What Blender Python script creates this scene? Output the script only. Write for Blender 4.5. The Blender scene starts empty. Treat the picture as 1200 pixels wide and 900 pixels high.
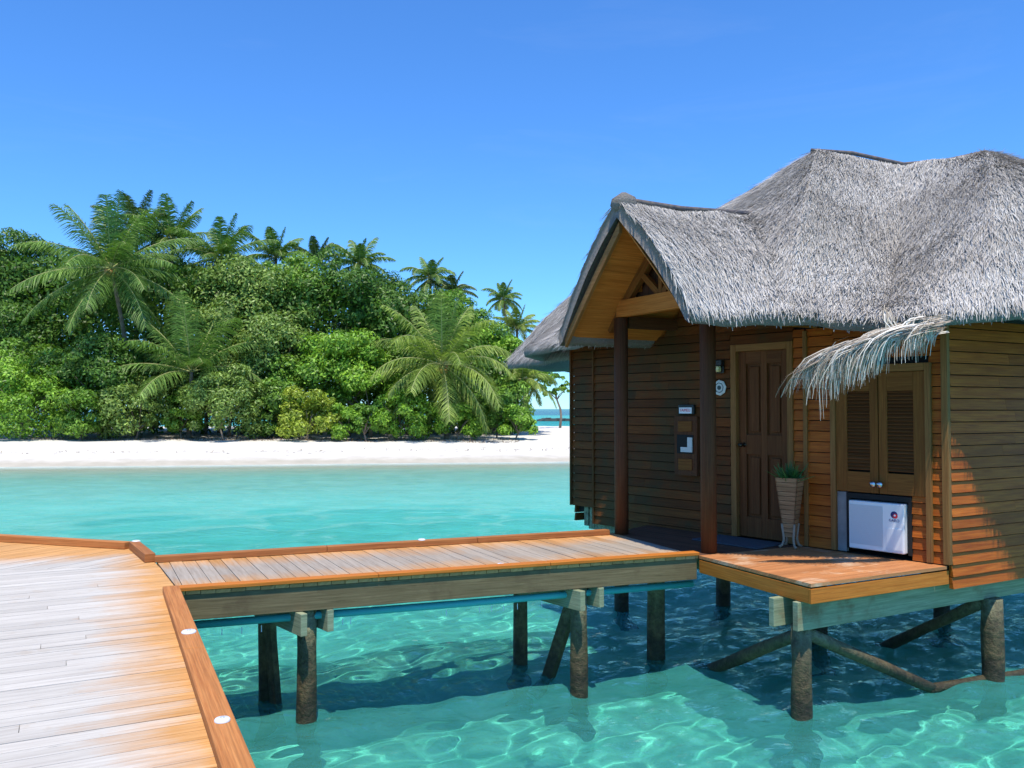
import bpy, math, random
import numpy as np
from mathutils import Vector, noise as mnoise

random.seed(7); rng = np.random.default_rng(11)
R = math.radians
sc = bpy.context.scene
col = sc.collection

# ---------------------------------------------------------------- camera, sky, sun, exposure
CZ = 2.75
cam_d = bpy.data.cameras.new('camera'); cam = bpy.data.objects.new('camera', cam_d); col.objects.link(cam)
cam.location = (0, 0, CZ); cam.rotation_euler = (R(90 + 1.66), 0, 0)
cam_d.sensor_width = 36; cam_d.lens = 30.0; cam_d.clip_start = .05; cam_d.clip_end = 20000
sc.camera = cam
SUN_EL, SUN_AZ = 69.5, 172.0          # azimuth: 0 = straight ahead (+y), 90 = right, 180 = behind the camera
world = bpy.data.worlds.new('World'); sc.world = world; world.use_nodes = True
wn = world.node_tree.nodes; wl = world.node_tree.links
sky = wn.new('ShaderNodeTexSky'); sky.sky_type = 'NISHITA'; sky.sun_disc = False
sky.sun_elevation = R(SUN_EL); sky.sun_rotation = R(SUN_AZ)
sky.air_density = 1.0; sky.dust_density = 0.0; sky.ozone_density = 4.0; sky.altitude = 0
tn = wn.new('ShaderNodeMix'); tn.data_type = 'RGBA'; tn.blend_type = 'MULTIPLY'; tn.inputs[0].default_value = 1; tn.inputs[7].default_value = (.49, .93, 1.42, 1)
wl.new(sky.outputs[0], tn.inputs[6]); tc = wn.new('ShaderNodeTexCoord'); mp = wn.new('ShaderNodeMapping'); mp.inputs['Scale'].default_value = (1.2, 1.2, 5.5); mp.inputs['Rotation'].default_value = (0, R(-14), 0)
cn = wn.new('ShaderNodeTexNoise'); cn.inputs['Scale'].default_value = 3.2; cn.inputs['Detail'].default_value = 9; cn.inputs['Roughness'].default_value = .62; cn.inputs['Distortion'].default_value = .6
wl.new(tc.outputs['Generated'], mp.inputs[0]); wl.new(mp.outputs[0], cn.inputs['Vector'])
cr = wn.new('ShaderNodeMapRange'); cr.inputs[1].default_value = .54; cr.inputs[2].default_value = .78; cr.inputs[4].default_value = .03; wl.new(cn.outputs[0], cr.inputs[0])
cm = wn.new('ShaderNodeMix'); cm.data_type = 'RGBA'; cm.inputs[7].default_value = (6.2, 6.6, 7.2, 1); wl.new(cr.outputs[0], cm.inputs[0]); wl.new(tn.outputs[2], cm.inputs[6])
wl.new(cm.outputs[2], wn['Background'].inputs[0]); wn['Background'].inputs[1].default_value = .145
sd = bpy.data.lights.new('sun', 'SUN'); sd.energy = 4.7; sd.angle = R(.5); sd.color = (1, .925, .79)
sun = bpy.data.objects.new('sun', sd); col.objects.link(sun)
SV = Vector((math.sin(R(SUN_AZ)) * math.cos(R(SUN_EL)), math.cos(R(SUN_AZ)) * math.cos(R(SUN_EL)), math.sin(R(SUN_EL))))
sun.rotation_euler = SV.to_track_quat('Z', 'Y').to_euler(); sun.location = (0, -5, 30)
sc.view_settings.view_transform = 'Standard'; sc.view_settings.look = 'None'
sc.view_settings.gamma = 1; sc.view_settings.use_curve_mapping = False; sc.view_settings.exposure = .2
sc.render.engine = 'CYCLES'
sc.cycles.use_denoising = True
sc.cycles.max_bounces = 8; sc.cycles.transparent_max_bounces = 12; sc.cycles.diffuse_bounces = 3
sc.cycles.sample_clamp_indirect = 6

# ---------------------------------------------------------------- tagging
def tag(o, label=None, cat=None, group=None, kind=None):
    if label: o['label'] = label
    if cat: o['category'] = cat
    if group: o['group'] = group
    if kind: o['kind'] = kind
    return o
def empty(name, loc, label=None, cat=None, group=None, rz=0):
    o = bpy.data.objects.new(name, None); col.objects.link(o); o.location = loc; o.rotation_euler = (0, 0, rz)
    o.empty_display_size = .2
    return tag(o, label, cat, group)

# ---------------------------------------------------------------- materials
def newmat(name):
    m = bpy.data.materials.new(name); m.use_nodes = True
    return m, m.node_tree.nodes, m.node_tree.links, m.node_tree.nodes['Principled BSDF']
def ramp(n, stops, interp='LINEAR'):
    r = n.new('ShaderNodeValToRGB'); e = r.color_ramp.elements; r.color_ramp.interpolation = interp
    while len(e) < len(stops): e.new(.5)
    for el, (p, c) in zip(e, stops):
        el.position = p; el.color = (c[0], c[1], c[2], 1) if not isinstance(c, (int, float)) else (c, c, c, 1)
    return r
def nz(n, l, src, scale, detail=4, rough=.6, vec_scale=None, dist=0):
    t = n.new('ShaderNodeTexNoise'); t.inputs['Scale'].default_value = scale; t.inputs['Detail'].default_value = detail
    t.inputs['Roughness'].default_value = rough; t.inputs['Distortion'].default_value = dist
    if vec_scale:
        mp = n.new('ShaderNodeMapping'); mp.inputs['Scale'].default_value = vec_scale; l.new(src, mp.inputs['Vector']); src = mp.outputs[0]
    l.new(src, t.inputs['Vector'])
    return t.outputs['Fac']
def mix(n, l, fac, a, b, mode='MIX'):
    m = n.new('ShaderNodeMix'); m.data_type = 'RGBA'; m.blend_type = mode; m.clamp_factor = True
    for v, i in ((fac, 0), (a, 6), (b, 7)):
        if isinstance(v, (int, float)): m.inputs[i].default_value = v
        elif isinstance(v, tuple): m.inputs[i].default_value = (*v, 1)
        else: l.new(v, m.inputs[i])
    return m.outputs[2]
def math_(n, l, op, a, b=None, c=None, clamp=False):
    m = n.new('ShaderNodeMath'); m.operation = op; m.use_clamp = clamp
    for i, v in enumerate((a, b, c)):
        if v is None: continue
        if isinstance(v, (int, float)): m.inputs[i].default_value = v
        else: l.new(v, m.inputs[i])
    return m.outputs[0]
def bump(n, l, h, strength, dist, b):
    bp = n.new('ShaderNodeBump'); bp.inputs['Strength'].default_value = strength; bp.inputs['Distance'].default_value = dist
    l.new(h, bp.inputs['Height']); l.new(bp.outputs[0], b.inputs['Normal']); return bp

def wood(name, c1, c2, weather=None, wamt=.0, rough=.65, var=.35, grain=1.0, knots=False, fringe=None):
    """planks: UV u runs along the board in metres, v across; every board differs"""
    m, n, l, b = newmat(name)
    uv = n.new('ShaderNodeUVMap').outputs[0]
    geo = n.new('ShaderNodeNewGeometry'); rnd = geo.outputs['Random Per Island']
    off = n.new('ShaderNodeVectorMath'); off.operation = 'ADD'; l.new(uv, off.inputs[0])
    cb = n.new('ShaderNodeCombineXYZ'); l.new(math_(n, l, 'MULTIPLY', rnd, 37.), cb.inputs[0]); l.new(math_(n, l, 'MULTIPLY', rnd, 91.), cb.inputs[1]); l.new(math_(n, l, 'MULTIPLY', rnd, 13.), cb.inputs[2])
    l.new(cb.outputs[0], off.inputs[1]); v = off.outputs[0]
    g1 = nz(n, l, v, 6 * grain, 6, .7, (.35, 6, 1), .4)
    g2 = nz(n, l, v, 14 * grain, 3, .6, (.15, 9, 1))
    c = mix(n, l, ramp_f(n, l, g1, .3, .7), c1, c2)
    c = mix(n, l, .5, c, mix(n, l, ramp_f(n, l, g2, .35, .65), (.55, .55, .55), (1.25, 1.25, 1.25)), 'MULTIPLY')
    if weather:
        w = nz(n, l, geo.outputs['Position'], 1.7, 5, .65)
        w2 = math_(n, l, 'ADD', w, math_(n, l, 'MULTIPLY', g1, .35))
        c = mix(n, l, math_(n, l, 'MULTIPLY', ramp_f(n, l, w2, .72 - wamt * .4, .86 - wamt * .25), .9), c, weather)
    ck = nz(n, l, v, 3.2, 4, .6, (.5, 9, 1), .6)
    c = mix(n, l, math_(n, l, 'MULTIPLY', ramp_f(n, l, ck, .66, .74), .55), c, tuple(x * .35 for x in c1))
    rv = math_(n, l, 'MULTIPLY_ADD', rnd, var, 1 - var / 2)
    vv = n.new('ShaderNodeVectorMath'); vv.operation = 'SCALE'; l.new(c, vv.inputs[0]); l.new(rv, vv.inputs[3])
    c = vv.outputs[0]
    if fringe:   # bleached middle, stained edge: position measured from straight edges of the deck
        c = fringe(n, l, geo, c, g1)
    l.new(c, b.inputs['Base Color']); b.inputs['Roughness'].default_value = rough
    b.inputs['Specular IOR Level'].default_value = .16
    bump(n, l, g1, .35, .004, b)
    return m
def ramp_f(n, l, f, a, b_):
    mr = n.new('ShaderNodeMapRange'); mr.inputs[1].default_value = a; mr.inputs[2].default_value = b_; mr.clamp = True
    l.new(f, mr.inputs[0]); return mr.outputs[0]
def plain(name, c, rough=.5, metal=0, nscale=None, c2=None, bmp=0, spec=.5):
    m, n, l, b = newmat(name)
    b.inputs['Roughness'].default_value = rough; b.inputs['Metallic'].default_value = metal; b.inputs['Specular IOR Level'].default_value = spec
    if nscale:
        geo = n.new('ShaderNodeNewGeometry'); f = nz(n, l, geo.outputs['Position'], nscale, 5, .6)
        l.new(mix(n, l, ramp_f(n, l, f, .35, .65), c, c2 or tuple(x * .6 for x in c)), b.inputs['Base Color'])
        if bmp: bump(n, l, f, .6, bmp, b)
    else: b.inputs['Base Color'].default_value = (*c, 1)
    return m

# ---------------------------------------------------------------- mesh builder
class MB:
    def __init__(s): s.v = []; s.f = []; s.uv = []
    def hexa(s, P, uvs=None):          # 8 points: bottom ring 0-3, top ring 4-7
        i = len(s.v); s.v += [tuple(p) for p in P]
        for q in ((0, 3, 2, 1), (4, 5, 6, 7), (0, 1, 5, 4), (1, 2, 6, 5), (2, 3, 7, 6), (3, 0, 4, 7)):
            s.f.append([i + k for k in q])
            p = [Vector(P[k]) for k in q]
            e = [(p[1] - p[0]), (p[2] - p[1])]
            L = s.long if getattr(s, 'long', None) is not None else None
            ax = max((0, 1), key=lambda k: e[k].length) if L is None else (0 if abs(e[0].normalized().dot(L)) > abs(e[1].normalized().dot(L)) else 1)
            d = e[ax].normalized() if e[ax].length > 1e-9 else Vector((1, 0, 0))
            w = e[1 - ax].normalized() if e[1 - ax].length > 1e-9 else Vector((0, 0, 1))
            s.uv.append([(Vector(pp).dot(d), Vector(pp).dot(w)) for pp in p])
    def box(s, a, b, up, w, h, long=None):  # bar from a to b, width w across, height h along up (a, b = centre line)
        a = Vector(a); b = Vector(b); d = (b - a).normalized(); up = Vector(up); side = d.cross(up).normalized(); up = side.cross(d).normalized()
        S = side * w / 2; U = up * h / 2
        s.long = d if long is None else long
        s.hexa([a - S - U, a + S - U, b + S - U, b - S - U, a - S + U, a + S + U, b + S + U, b - S + U]); s.long = None
    def prism(s, poly, z0, z1, holes=None):
        i = len(s.v); n = len(poly)
        s.v += [(p[0], p[1], z0) for p in poly] + [(p[0], p[1], z1) for p in poly]
        fs = [[i + n + k for k in range(n)], [i + k for k in reversed(range(n))]] + [[i + k, i + (k + 1) % n, i + n + (k + 1) % n, i + n + k] for k in range(n)]
        for f in fs: s.f.append(f); s.uv.append([(s.v[k][0] + s.v[k][1] * .3, s.v[k][2] + s.v[k][1]) for k in f])
    def tube(s, pts, rad, seg=10, cap=True, wob=0):
        pts = [Vector(p) for p in pts]; rad = rad if isinstance(rad, (list, tuple)) else [rad] * len(pts)
        base = len(s.v); acc = 0
        t0 = (pts[1] - pts[0]).normalized(); ref = Vector((1, 0, 0)) if abs(t0.x) < .8 else Vector((0, 1, 0))
        rings = []
        for k, p in enumerate(pts):
            t = (pts[min(k + 1, len(pts) - 1)] - pts[max(k - 1, 0)]).normalized()
            a = t.cross(ref).normalized(); b = t.cross(a).normalized()
            if k: acc += (p - pts[k - 1]).length
            for j in range(seg):
                an = 2 * math.pi * j / seg; r = rad[k] * (1 + (wob * (mnoise.noise(p * 3 + Vector((math.cos(an), math.sin(an), 0)))) if wob else 0))
                s.v.append(tuple(p + (a * math.cos(an) + b * math.sin(an)) * r))
            rings.append(acc)
        for k in range(len(pts) - 1):
            for j in range(seg):
                j2 = (j + 1) % seg
                s.f.append([base + k * seg + j, base + k * seg + j2, base + (k + 1) * seg + j2, base + (k + 1) * seg + j])
                u0, u1 = rings[k], rings[k + 1]; q = .05
                s.uv.append([(u0, j * q), (u0, (j + 1) * q), (u1, (j + 1) * q), (u1, j * q)])
        if cap:
            for k, rv in ((0, True), (len(pts) - 1, False)):
                f = [base + k * seg + j for j in range(seg)]
                if rv: f.reverse()
                s.f.append(f); s.uv.append([(s.v[i][0] * .3, s.v[i][1] + s.v[i][2]) for i in f])
    def lathe(s, c, prof, seg=24, axis=Vector((0, 0, 1))):
        axis = Vector(axis).normalized(); a = axis.orthogonal().normalized(); b = axis.cross(a)
        i = len(s.v); c = Vector(c)
        for r, h in prof:
            for j in range(seg):
                an = 2 * math.pi * j / seg; s.v.append(tuple(c + axis * h + (a * math.cos(an) + b * math.sin(an)) * r))
        for k in range(len(prof) - 1):
            for j in range(seg):
                j2 = (j + 1) % seg; f = [i + k * seg + j, i + k * seg + j2, i + (k + 1) * seg + j2, i + (k + 1) * seg + j]
                s.f.append(f); s.uv.append([(0, 0), (.1, 0), (.1, .1), (0, .1)])
    def build(s, name, m, parent=None, smooth=False, bevel=0):
        me = bpy.data.meshes.new(name); me.from_pydata(s.v, [], s.f); me.materials.append(m)
        if s.uv:
            u = me.uv_layers.new(name='UVMap'); flat = [c for f in s.uv for p in f for c in p]
            u.data.foreach_set('uv', flat)
        if smooth: me.polygons.foreach_set('use_smooth', [True] * len(me.polygons))
        me.update()
        o = bpy.data.objects.new(name, me); col.objects.link(o)
        if parent: put(o, parent)
        if bevel:
            bv = o.modifiers.new('bevel', 'BEVEL'); bv.width = bevel; bv.segments = 2; bv.limit_method = 'ANGLE'
        return o
def put(o, parent):
    """parent o (built in world space) under an unrotated or rotated thing"""
    o.parent = parent
    top = parent; M = parent.matrix_basis.copy()
    while top.parent: top = top.parent; M = top.matrix_basis @ M
    o.matrix_basis = M.inverted() @ o.matrix_basis
def npmesh(name, V, F, m, parent=None, uv=None, smooth=False):
    me = bpy.data.meshes.new(name); k = F.shape[1]
    me.vertices.add(len(V)); me.vertices.foreach_set('co', V.astype(np.float32).ravel())
    me.loops.add(F.size); me.loops.foreach_set('vertex_index', F.astype(np.int32).ravel())
    me.polygons.add(len(F)); me.polygons.foreach_set('loop_start', (np.arange(len(F)) * k).astype(np.int32))
    if uv is not None:
        u = me.uv_layers.new(name='UVMap'); u.data.foreach_set('uv', uv.astype(np.float32).ravel())
    if smooth: me.polygons.foreach_set('use_smooth', np.ones(len(F), bool))
    me.update(calc_edges=True); me.validate()
    ms = m if isinstance(m, list) else [m]
    for q in ms: me.materials.append(q)
    o = bpy.data.objects.new(name, me); col.objects.link(o)
    if parent: put(o, parent)
    return o

def snoise(x, y, s=0):                      # cheap smooth 2-D value made of sines
    return (np.sin(x * 1.0 + s) * np.cos(y * 1.3 + 1.7 * s) + .5 * np.sin(x * 2.3 + y * 1.1 + 2.1 * s) + .35 * np.sin(-x * 1.7 + y * 3.1 + s * .7)) / 1.85

# ================================================================= SETTING: sand, sea
def shore_y(x): return 44.3 + .17 * x + .5 * snoise(x * .14, x * .03, 2.) - .012 * np.clip(x - 6, 0, 99) ** 2 * 0
def ground_z(x, y):
    d = y - shore_y(x)
    back = 104 + 3 * snoise(x * .05, 0, 1) - y
    right = 26 - x + 0 * y
    d = np.minimum(np.minimum(d, back), right * 1.2)
    z = np.where(d > 0, 1.05 * (1 - np.exp(-np.clip(d, 0, None) / 7.5)) , np.maximum(d * .05, -1.12 - .45 * np.tanh(np.clip(-d - 34, 0, None) / 60)))
    z = z + np.where(d > 2, .05 * snoise(x * .8, y * .9, 3) + .025 * snoise(x * 2.3, y * 2.1, 5), 0) + np.where(d < -8, .07 * snoise(x * .5, y * .6, 3), 0)
    return z
def grid(name, xs, ys, zf, m, smooth=True):
    X, Y = np.meshgrid(xs, ys); Z = zf(X, Y)
    V = np.stack([X.ravel(), Y.ravel(), Z.ravel()], 1)
    nx, ny = len(xs), len(ys); i = np.arange(nx - 1)[None] + np.arange(ny - 1)[:, None] * nx
    F = np.stack([i, i + 1, i + 1 + nx, i + nx], -1).reshape(-1, 4)
    return npmesh(name, V, F, m, smooth=smooth)

sand, n, l, b = newmat('white coral sand')
geo = n.new('ShaderNodeNewGeometry'); sx = n.new('ShaderNodeSeparateXYZ'); l.new(geo.outputs['Position'], sx.inputs[0])
f1 = nz(n, l, geo.outputs['Position'], 1.1, 6, .65); f2 = nz(n, l, geo.outputs['Position'], 25, 4, .6)
dry = mix(n, l, ramp_f(n, l, f1, .3, .7), (.60, .565, .50), (.72, .69, .63))
wet = mix(n, l, ramp_f(n, l, f1, .3, .7), (.42, .385, .31), (.52, .475, .39))
zz = math_(n, l, 'ADD', sx.outputs[2], math_(n, l, 'MULTIPLY', f1, .12))
c = mix(n, l, ramp_f(n, l, zz, .16, .38), wet, dry)
weed = nz(n, l, geo.outputs['Position'], .22, 5, .6)
c = mix(n, l, math_(n, l, 'MULTIPLY', ramp_f(n, l, weed, .52, .68), math_(n, l, 'MULTIPLY', ramp_f(n, l, sx.outputs[2], -.2, -.8), .18)), c, (.36, .40, .30))
l.new(c, b.inputs['Base Color']); b.inputs['Roughness'].default_value = .95; b.inputs['Specular IOR Level'].default_value = .1
bump(n, l, mix(n, l, .3, f1, f2), .5, .08, b)

xs = np.concatenate([np.linspace(-4000, -160, 12, endpoint=False), np.linspace(-160, -60, 40, endpoint=False), np.linspace(-60, 40, 180, endpoint=False), np.linspace(40, 120, 20, endpoint=False), np.linspace(120, 4000, 12)])
ys = np.concatenate([np.linspace(-60, 30, 30, endpoint=False), np.linspace(30, 70, 120, endpoint=False), np.linspace(70, 125, 70, endpoint=False), np.linspace(125, 8000, 20)])
tag(grid('sand', xs, ys, ground_z, sand), kind='structure')

# water ---------------------------------------------------------------
def wave(x, y):
    dist = np.hypot((x - 1.5), (y - 8)); a = 0
    r = np.random.default_rng(5)
    for k in range(25):
        th = r.normal(-.35, .9); L = .26 * 1.115 ** k; q = 2 * math.pi / L; ph = r.uniform(0, 6.28)
        fade = np.exp(-(np.clip(dist - 8 - 1.2 * L, 0, None) / (2 + 1.0 * L)) ** 2)
        a = a + .0125 * L ** .58 * fade * np.sin(q * (x * math.cos(th) + y * math.sin(th)) + ph + .9 * np.sin(x * .9 + y * .6 + k))
    return a * .55
water, n, l, b = newmat('lagoon water'); n.remove(b)
out = [q for q in n if q.type == 'OUTPUT_MATERIAL'][0]
geo = n.new('ShaderNodeNewGeometry'); sx = n.new('ShaderNodeSeparateXYZ'); l.new(geo.outputs['Position'], sx.inputs[0])
at = n.new('ShaderNodeAttribute'); at.attribute_name = 'depth'; dep = at.outputs['Fac']
pn = nz(n, l, geo.outputs['Position'], .16, 5, .6, (1, 2.2, 1))
pn2 = nz(n, l, geo.outputs['Position'], 1.6, 5, .65, (1, 1.9, 1), .6)
d2 = math_(n, l, 'MULTIPLY', dep, math_(n, l, 'MULTIPLY_ADD', pn2, 1.1, .45))
d2 = math_(n, l, 'MULTIPLY', d2, math_(n, l, 'MULTIPLY_ADD', pn, .5, .75))
# tint of what lies below and colour of the light scattered back by the water itself, both by depth in metres
tint = ramp(n, [(0, (1, 1, 1)), (.05, (.90, 1., .99)), (.16, (.56, .985, .96)), (.5, (.40, .965, .94)), (1, (.24, .86, .86))])
scat = ramp(n, [(0, (.85, .88, .84)), (.04, (.66, .82, .76)), (.1, (.40, .90, .86)), (.35, (.17, .84, .78)), (.7, (.12, .78, .72)), (1, (.04, .44, .54))])
nd = math_(n, l, 'MULTIPLY', d2, .4); l.new(nd, tint.inputs[0]); l.new(nd, scat.inputs[0])
far = ramp_f(n, l, math_(n, l, 'ADD', sx.outputs[1], math_(n, l, 'MULTIPLY', pn, 60)), 330, 420)
scol = mix(n, l, far, scat.outputs[0], (.006, .045, .17))
pn3 = nz(n, l, geo.outputs['Position'], .8, 6, .68, (1, 1.8, 1), 1.2)
mottle = mix(n, l, ramp_f(n, l, pn3, .36, .62), (.74, .86, .84), (1.04, 1.03, 1.03))  # random paler and deeper patches in the water colour
tr = n.new('ShaderNodeBsdfRefraction'); tr.inputs['IOR'].default_value = 1.33; tr.inputs['Roughness'].default_value = 0; l.new(mix(n, l, ramp_f(n, l, dep, .1, .5), tint.outputs[0], mix(n, l, 1., tint.outputs[0], mottle, 'MULTIPLY')), tr.inputs[0])
di = n.new('ShaderNodeBsdfDiffuse'); l.new(mix(n, l, 1., scol, mottle, 'MULTIPLY'), di.inputs[0])
body = n.new('ShaderNodeMixShader'); l.new(tr.outputs[0], body.inputs[1]); l.new(di.outputs[0], body.inputs[2])
l.new(math_(n, l, 'MAXIMUM', math_(n, l, 'MAXIMUM', math_(n, l, 'MULTIPLY', ramp_f(n, l, dep, .1, .9), math_(n, l, 'MULTIPLY_ADD', ramp_f(n, l, sx.outputs[1], 9, 24), .22, .18)), math_(n, l, 'MULTIPLY', ramp_f(n, l, math_(n, l, 'ADD', dep, math_(n, l, 'MULTIPLY', pn2, .08)), .16, .05), .7)), far), body.inputs[0])
gl = n.new('ShaderNodeBsdfGlossy'); gl.inputs['Roughness'].default_value = .04; gl.inputs[0].default_value = (.78, .98, .84, 1)
fr = n.new('ShaderNodeFresnel'); fr.inputs[0].default_value = 1.33
w1 = nz(n, l, geo.outputs['Position'], 2.2, 6, .6, (1, 1.6, 1), .5); w2 = nz(n, l, geo.outputs['Position'], 9, 3, .6, (1, 1.5, 1), .3)
hh = math_(n, l, 'ADD', w1, math_(n, l, 'MULTIPLY', w2, .22))
bp = n.new('ShaderNodeBump'); bp.inputs['Strength'].default_value = .55; bp.inputs['Distance'].default_value = .16; l.new(hh, bp.inputs['Height'])
for q in (gl, fr): l.new(bp.outputs[0], q.inputs['Normal'])
l.new(bp.outputs[0], di.inputs['Normal'])
top = n.new('ShaderNodeMixShader'); l.new(math_(n, l, 'MULTIPLY', fr.outputs[0], .48), top.inputs[0]); l.new(body.outputs[0], top.inputs[1]); l.new(gl.outputs[0], top.inputs[2])
l.new(top.outputs[0], out.inputs[0])
def geom_lines(a, b, d0, g):
    o = [a]; d = d0
    while o[-1] + d < b: o.append(o[-1] + d); d *= g
    return o + [b]
xs = np.array(sorted(set([-v - 6 + 0 for v in geom_lines(0, 4000, .08, 1.08)][1:] + list(np.arange(-6, 8, .07)) + [8 + v for v in geom_lines(0, 4000, .08, 1.08)])))
ys = np.array(sorted(set([3 - v for v in geom_lines(0, 80, .1, 1.2)][1:] + list(np.arange(3, 16, .06)) + [16 + v for v in geom_lines(0, 24, .07, 1.022)][:-1] + list(np.arange(40, 60, .8)) + [60 + v for v in geom_lines(0, 9000, 1, 1.1)])))
wobj = grid('water', xs, ys, wave, water); tag(wobj, kind='structure')
X, Y = np.meshgrid(xs, ys); dd = np.clip(-ground_z(X, Y), 0, 5); dd = np.where(Y > 125, 2.2, dd)
sun.data.cycles.is_caustics_light = True; wobj.cycles.is_caustics_caster = True; bpy.data.objects['sand'].cycles.is_caustics_receiver = True
a_ = wobj.data.attributes.new('depth', 'FLOAT', 'POINT'); a_.data.foreach_set('value', dd.ravel().astype(np.float32))

# ================================================================= WOOD MATERIALS
ORANGE1, ORANGE2 = (.47, .19, .055), (.60, .30, .10)
def fringe_fn(lines, width, base, soft=.35):
    def f(n, l, geo, c, g1):
        pos = geo.outputs['Position']; dmin = None
        for (px, py), (nx, ny) in lines:
            v = n.new('ShaderNodeVectorMath'); v.operation = 'DOT_PRODUCT'; l.new(pos, v.inputs[0]); v.inputs[1].default_value = (nx, ny, 0)
            d = math_(n, l, 'SUBTRACT', v.outputs['Value'], px * nx + py * ny)
            dmin = d if dmin is None else math_(n, l, 'MINIMUM', dmin, d)
        w = nz(n, l, pos, 1.3, 5, .7); g = nz(n, l, pos, 5, 4, .7)
        e = math_(n, l, 'ADD', dmin, math_(n, l, 'MULTIPLY_ADD', w, -1.5 * width - .2, .75 * width + .1))
        e = math_(n, l, 'ADD', e, math_(n, l, 'MULTIPLY_ADD', g1, .4, -.2))
        e = math_(n, l, 'ADD', e, math_(n, l, 'MULTIPLY_ADD', geo.outputs['Random Per Island'], .2, -.1))
        bleached = mix(n, l, ramp_f(n, l, g1, .3, .7), base[0], base[1])
        ck2 = nz(n, l, pos, 9, 3, .6, None, .3)
        bleached = mix(n, l, math_(n, l, 'MULTIPLY', math_(n, l, 'MULTIPLY', ramp_f(n, l, g1, .60, .72), ramp_f(n, l, ck2, .5, .62)), .7), bleached, tuple(x * .42 for x in base[0]))
        bleached = mix(n, l, math_(n, l, 'MULTIPLY', ramp_f(n, l, g, .6, .75), .45), bleached, base[2])
        bv = n.new('ShaderNodeVectorMath'); bv.operation = 'SCALE'; l.new(bleached, bv.inputs[0]); l.new(math_(n, l, 'MULTIPLY_ADD', geo.outputs['Random Per Island'], .17, .90), bv.inputs[3]); bleached = bv.outputs[0]
        return mix(n, l, ramp_f(n, l, e, width * .45, width * 1.25 + soft), c, bleached)
    return f
JA, JB = Vector((-2.73, 7.04)), Vector((-1.069, 3.563))       # jetty's right edge
jd = (JA - JB).normalized(); jn = Vector((-jd.y, jd.x))         # inward normal (to the left)
if jn.x > 0: jn = -jn
m_jetty = wood('bleached jetty boards', (.52, .25, .08), (.68, .38, .15), var=.16, rough=.75,
               fringe=fringe_fn([((JA.x, JA.y), (jn.x, jn.y)), ((-3.9, 9.2), (.30, -.954))], .34, ((.42, .385, .335), (.60, .565, .50), (.42, .31, .20)), .22))
WA, WB = Vector((-2.73, 7.04)), Vector((1.912, 8.772)); wd = (WB - WA).normalized(); wnn = Vector((-wd.y, wd.x))   # walkway near edge, normal to far side
WW = 1.60
m_walk = wood('weathered walkway boards', (.50, .24, .08), (.62, .34, .14), var=.42, rough=.75,
              fringe=fringe_fn([((WA.x, WA.y), (wnn.x, wnn.y)), ((WA.x + wnn.x * WW, WA.y + wnn.y * WW), (-wnn.x, -wnn.y))], .24, ((.26, .215, .17), (.42, .365, .30), (.42, .25, .12)), .3))
m_kerb = wood('orange oiled kerb timber', (.41, .145, .04), (.56, .24, .075), var=.2)
m_kerbdark = wood('brown oiled kerb timber', (.30, .105, .035), (.45, .19, .06), var=.2)
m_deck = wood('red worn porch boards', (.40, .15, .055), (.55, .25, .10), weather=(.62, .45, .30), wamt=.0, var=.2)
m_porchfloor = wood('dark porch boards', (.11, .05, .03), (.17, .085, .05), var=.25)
m_fascia = wood('amber fascia timber', (.44, .13, .016), (.60, .21, .035), var=.1)
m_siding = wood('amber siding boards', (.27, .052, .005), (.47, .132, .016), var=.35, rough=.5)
m_sidingdark = wood('weathered shaded siding', (.088, .024, .004), (.19, .056, .009), weather=(.075, .042, .013), wamt=.25, var=.5)  # weathered boards, with the porch shade also put into their colour
m_post = wood('red brown post timber', (.075, .026, .010), (.13, .05, .020), var=.1)
m_trim = wood('pale brown trim timber', (.20, .084, .024), (.30, .145, .045), var=.15)
m_door = wood('door timber', (.105, .035, .010), (.17, .063, .020), var=.2)
m_cab = wood('cabinet timber', (.15, .050, .009), (.24, .094, .02), var=.2)
m_soffit = wood('soffit boards', (.42, .125, .018), (.58, .205, .04), var=.25)
m_green = wood('green treated beam timber', (.13, .10, .05), (.22, .175, .095), weather=(.10, .07, .04), wamt=.1, var=.2, rough=.8)
m_greenpale = wood('pale green treated timber', (.21, .26, .15), (.38, .41, .27), weather=(.20, .15, .08), wamt=.05, var=.25, rough=.8)
m_pipe = plain('turquoise pipe plastic', (.05, .42, .44), .5)
m_dark = plain('black void shade', (.012, .011, .010), .9)  # black colour stands in for shade in board gaps and hollows
m_white = plain('white plastic', (.78, .80, .82), .35, nscale=3, c2=(.72, .74, .76))
m_metal = plain('brushed metal', (.6, .6, .6), .25, 1)

pile, n, l, b = newmat('algae stained pile timber')
geo = n.new('ShaderNodeNewGeometry'); sx = n.new('ShaderNodeSeparateXYZ'); l.new(geo.outputs['Position'], sx.inputs[0])
f = nz(n, l, geo.outputs['Position'], 5, 6, .7, (1, 1, .35)); f2 = nz(n, l, geo.outputs['Position'], 16, 4, .7)
hz = math_(n, l, 'ADD', sx.outputs[2], math_(n, l, 'MULTIPLY_ADD', f, .6, -.3))
r_ = ramp(n, [(0, (.03, .035, .018)), (.26, (.045, .038, .018)), (.40, (.035, .026, .013)), (.50, (.105, .075, .034)), (.72, (.09, .08, .042)), (1, (.24, .25, .15))]); l.new(ramp_f(n, l, hz, -.3, .95), r_.inputs[0])
l.new(mix(n, l, .6, r_.outputs[0], mix(n, l, ramp_f(n, l, f2, .35, .62), (.28, .20, .13), (1.3, 1.3, 1.25)), 'MULTIPLY'), b.inputs['Base Color'])
b.inputs['Roughness'].default_value = .7; bump(n, l, f2, .9, .03, b); m_pile = pile

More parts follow.
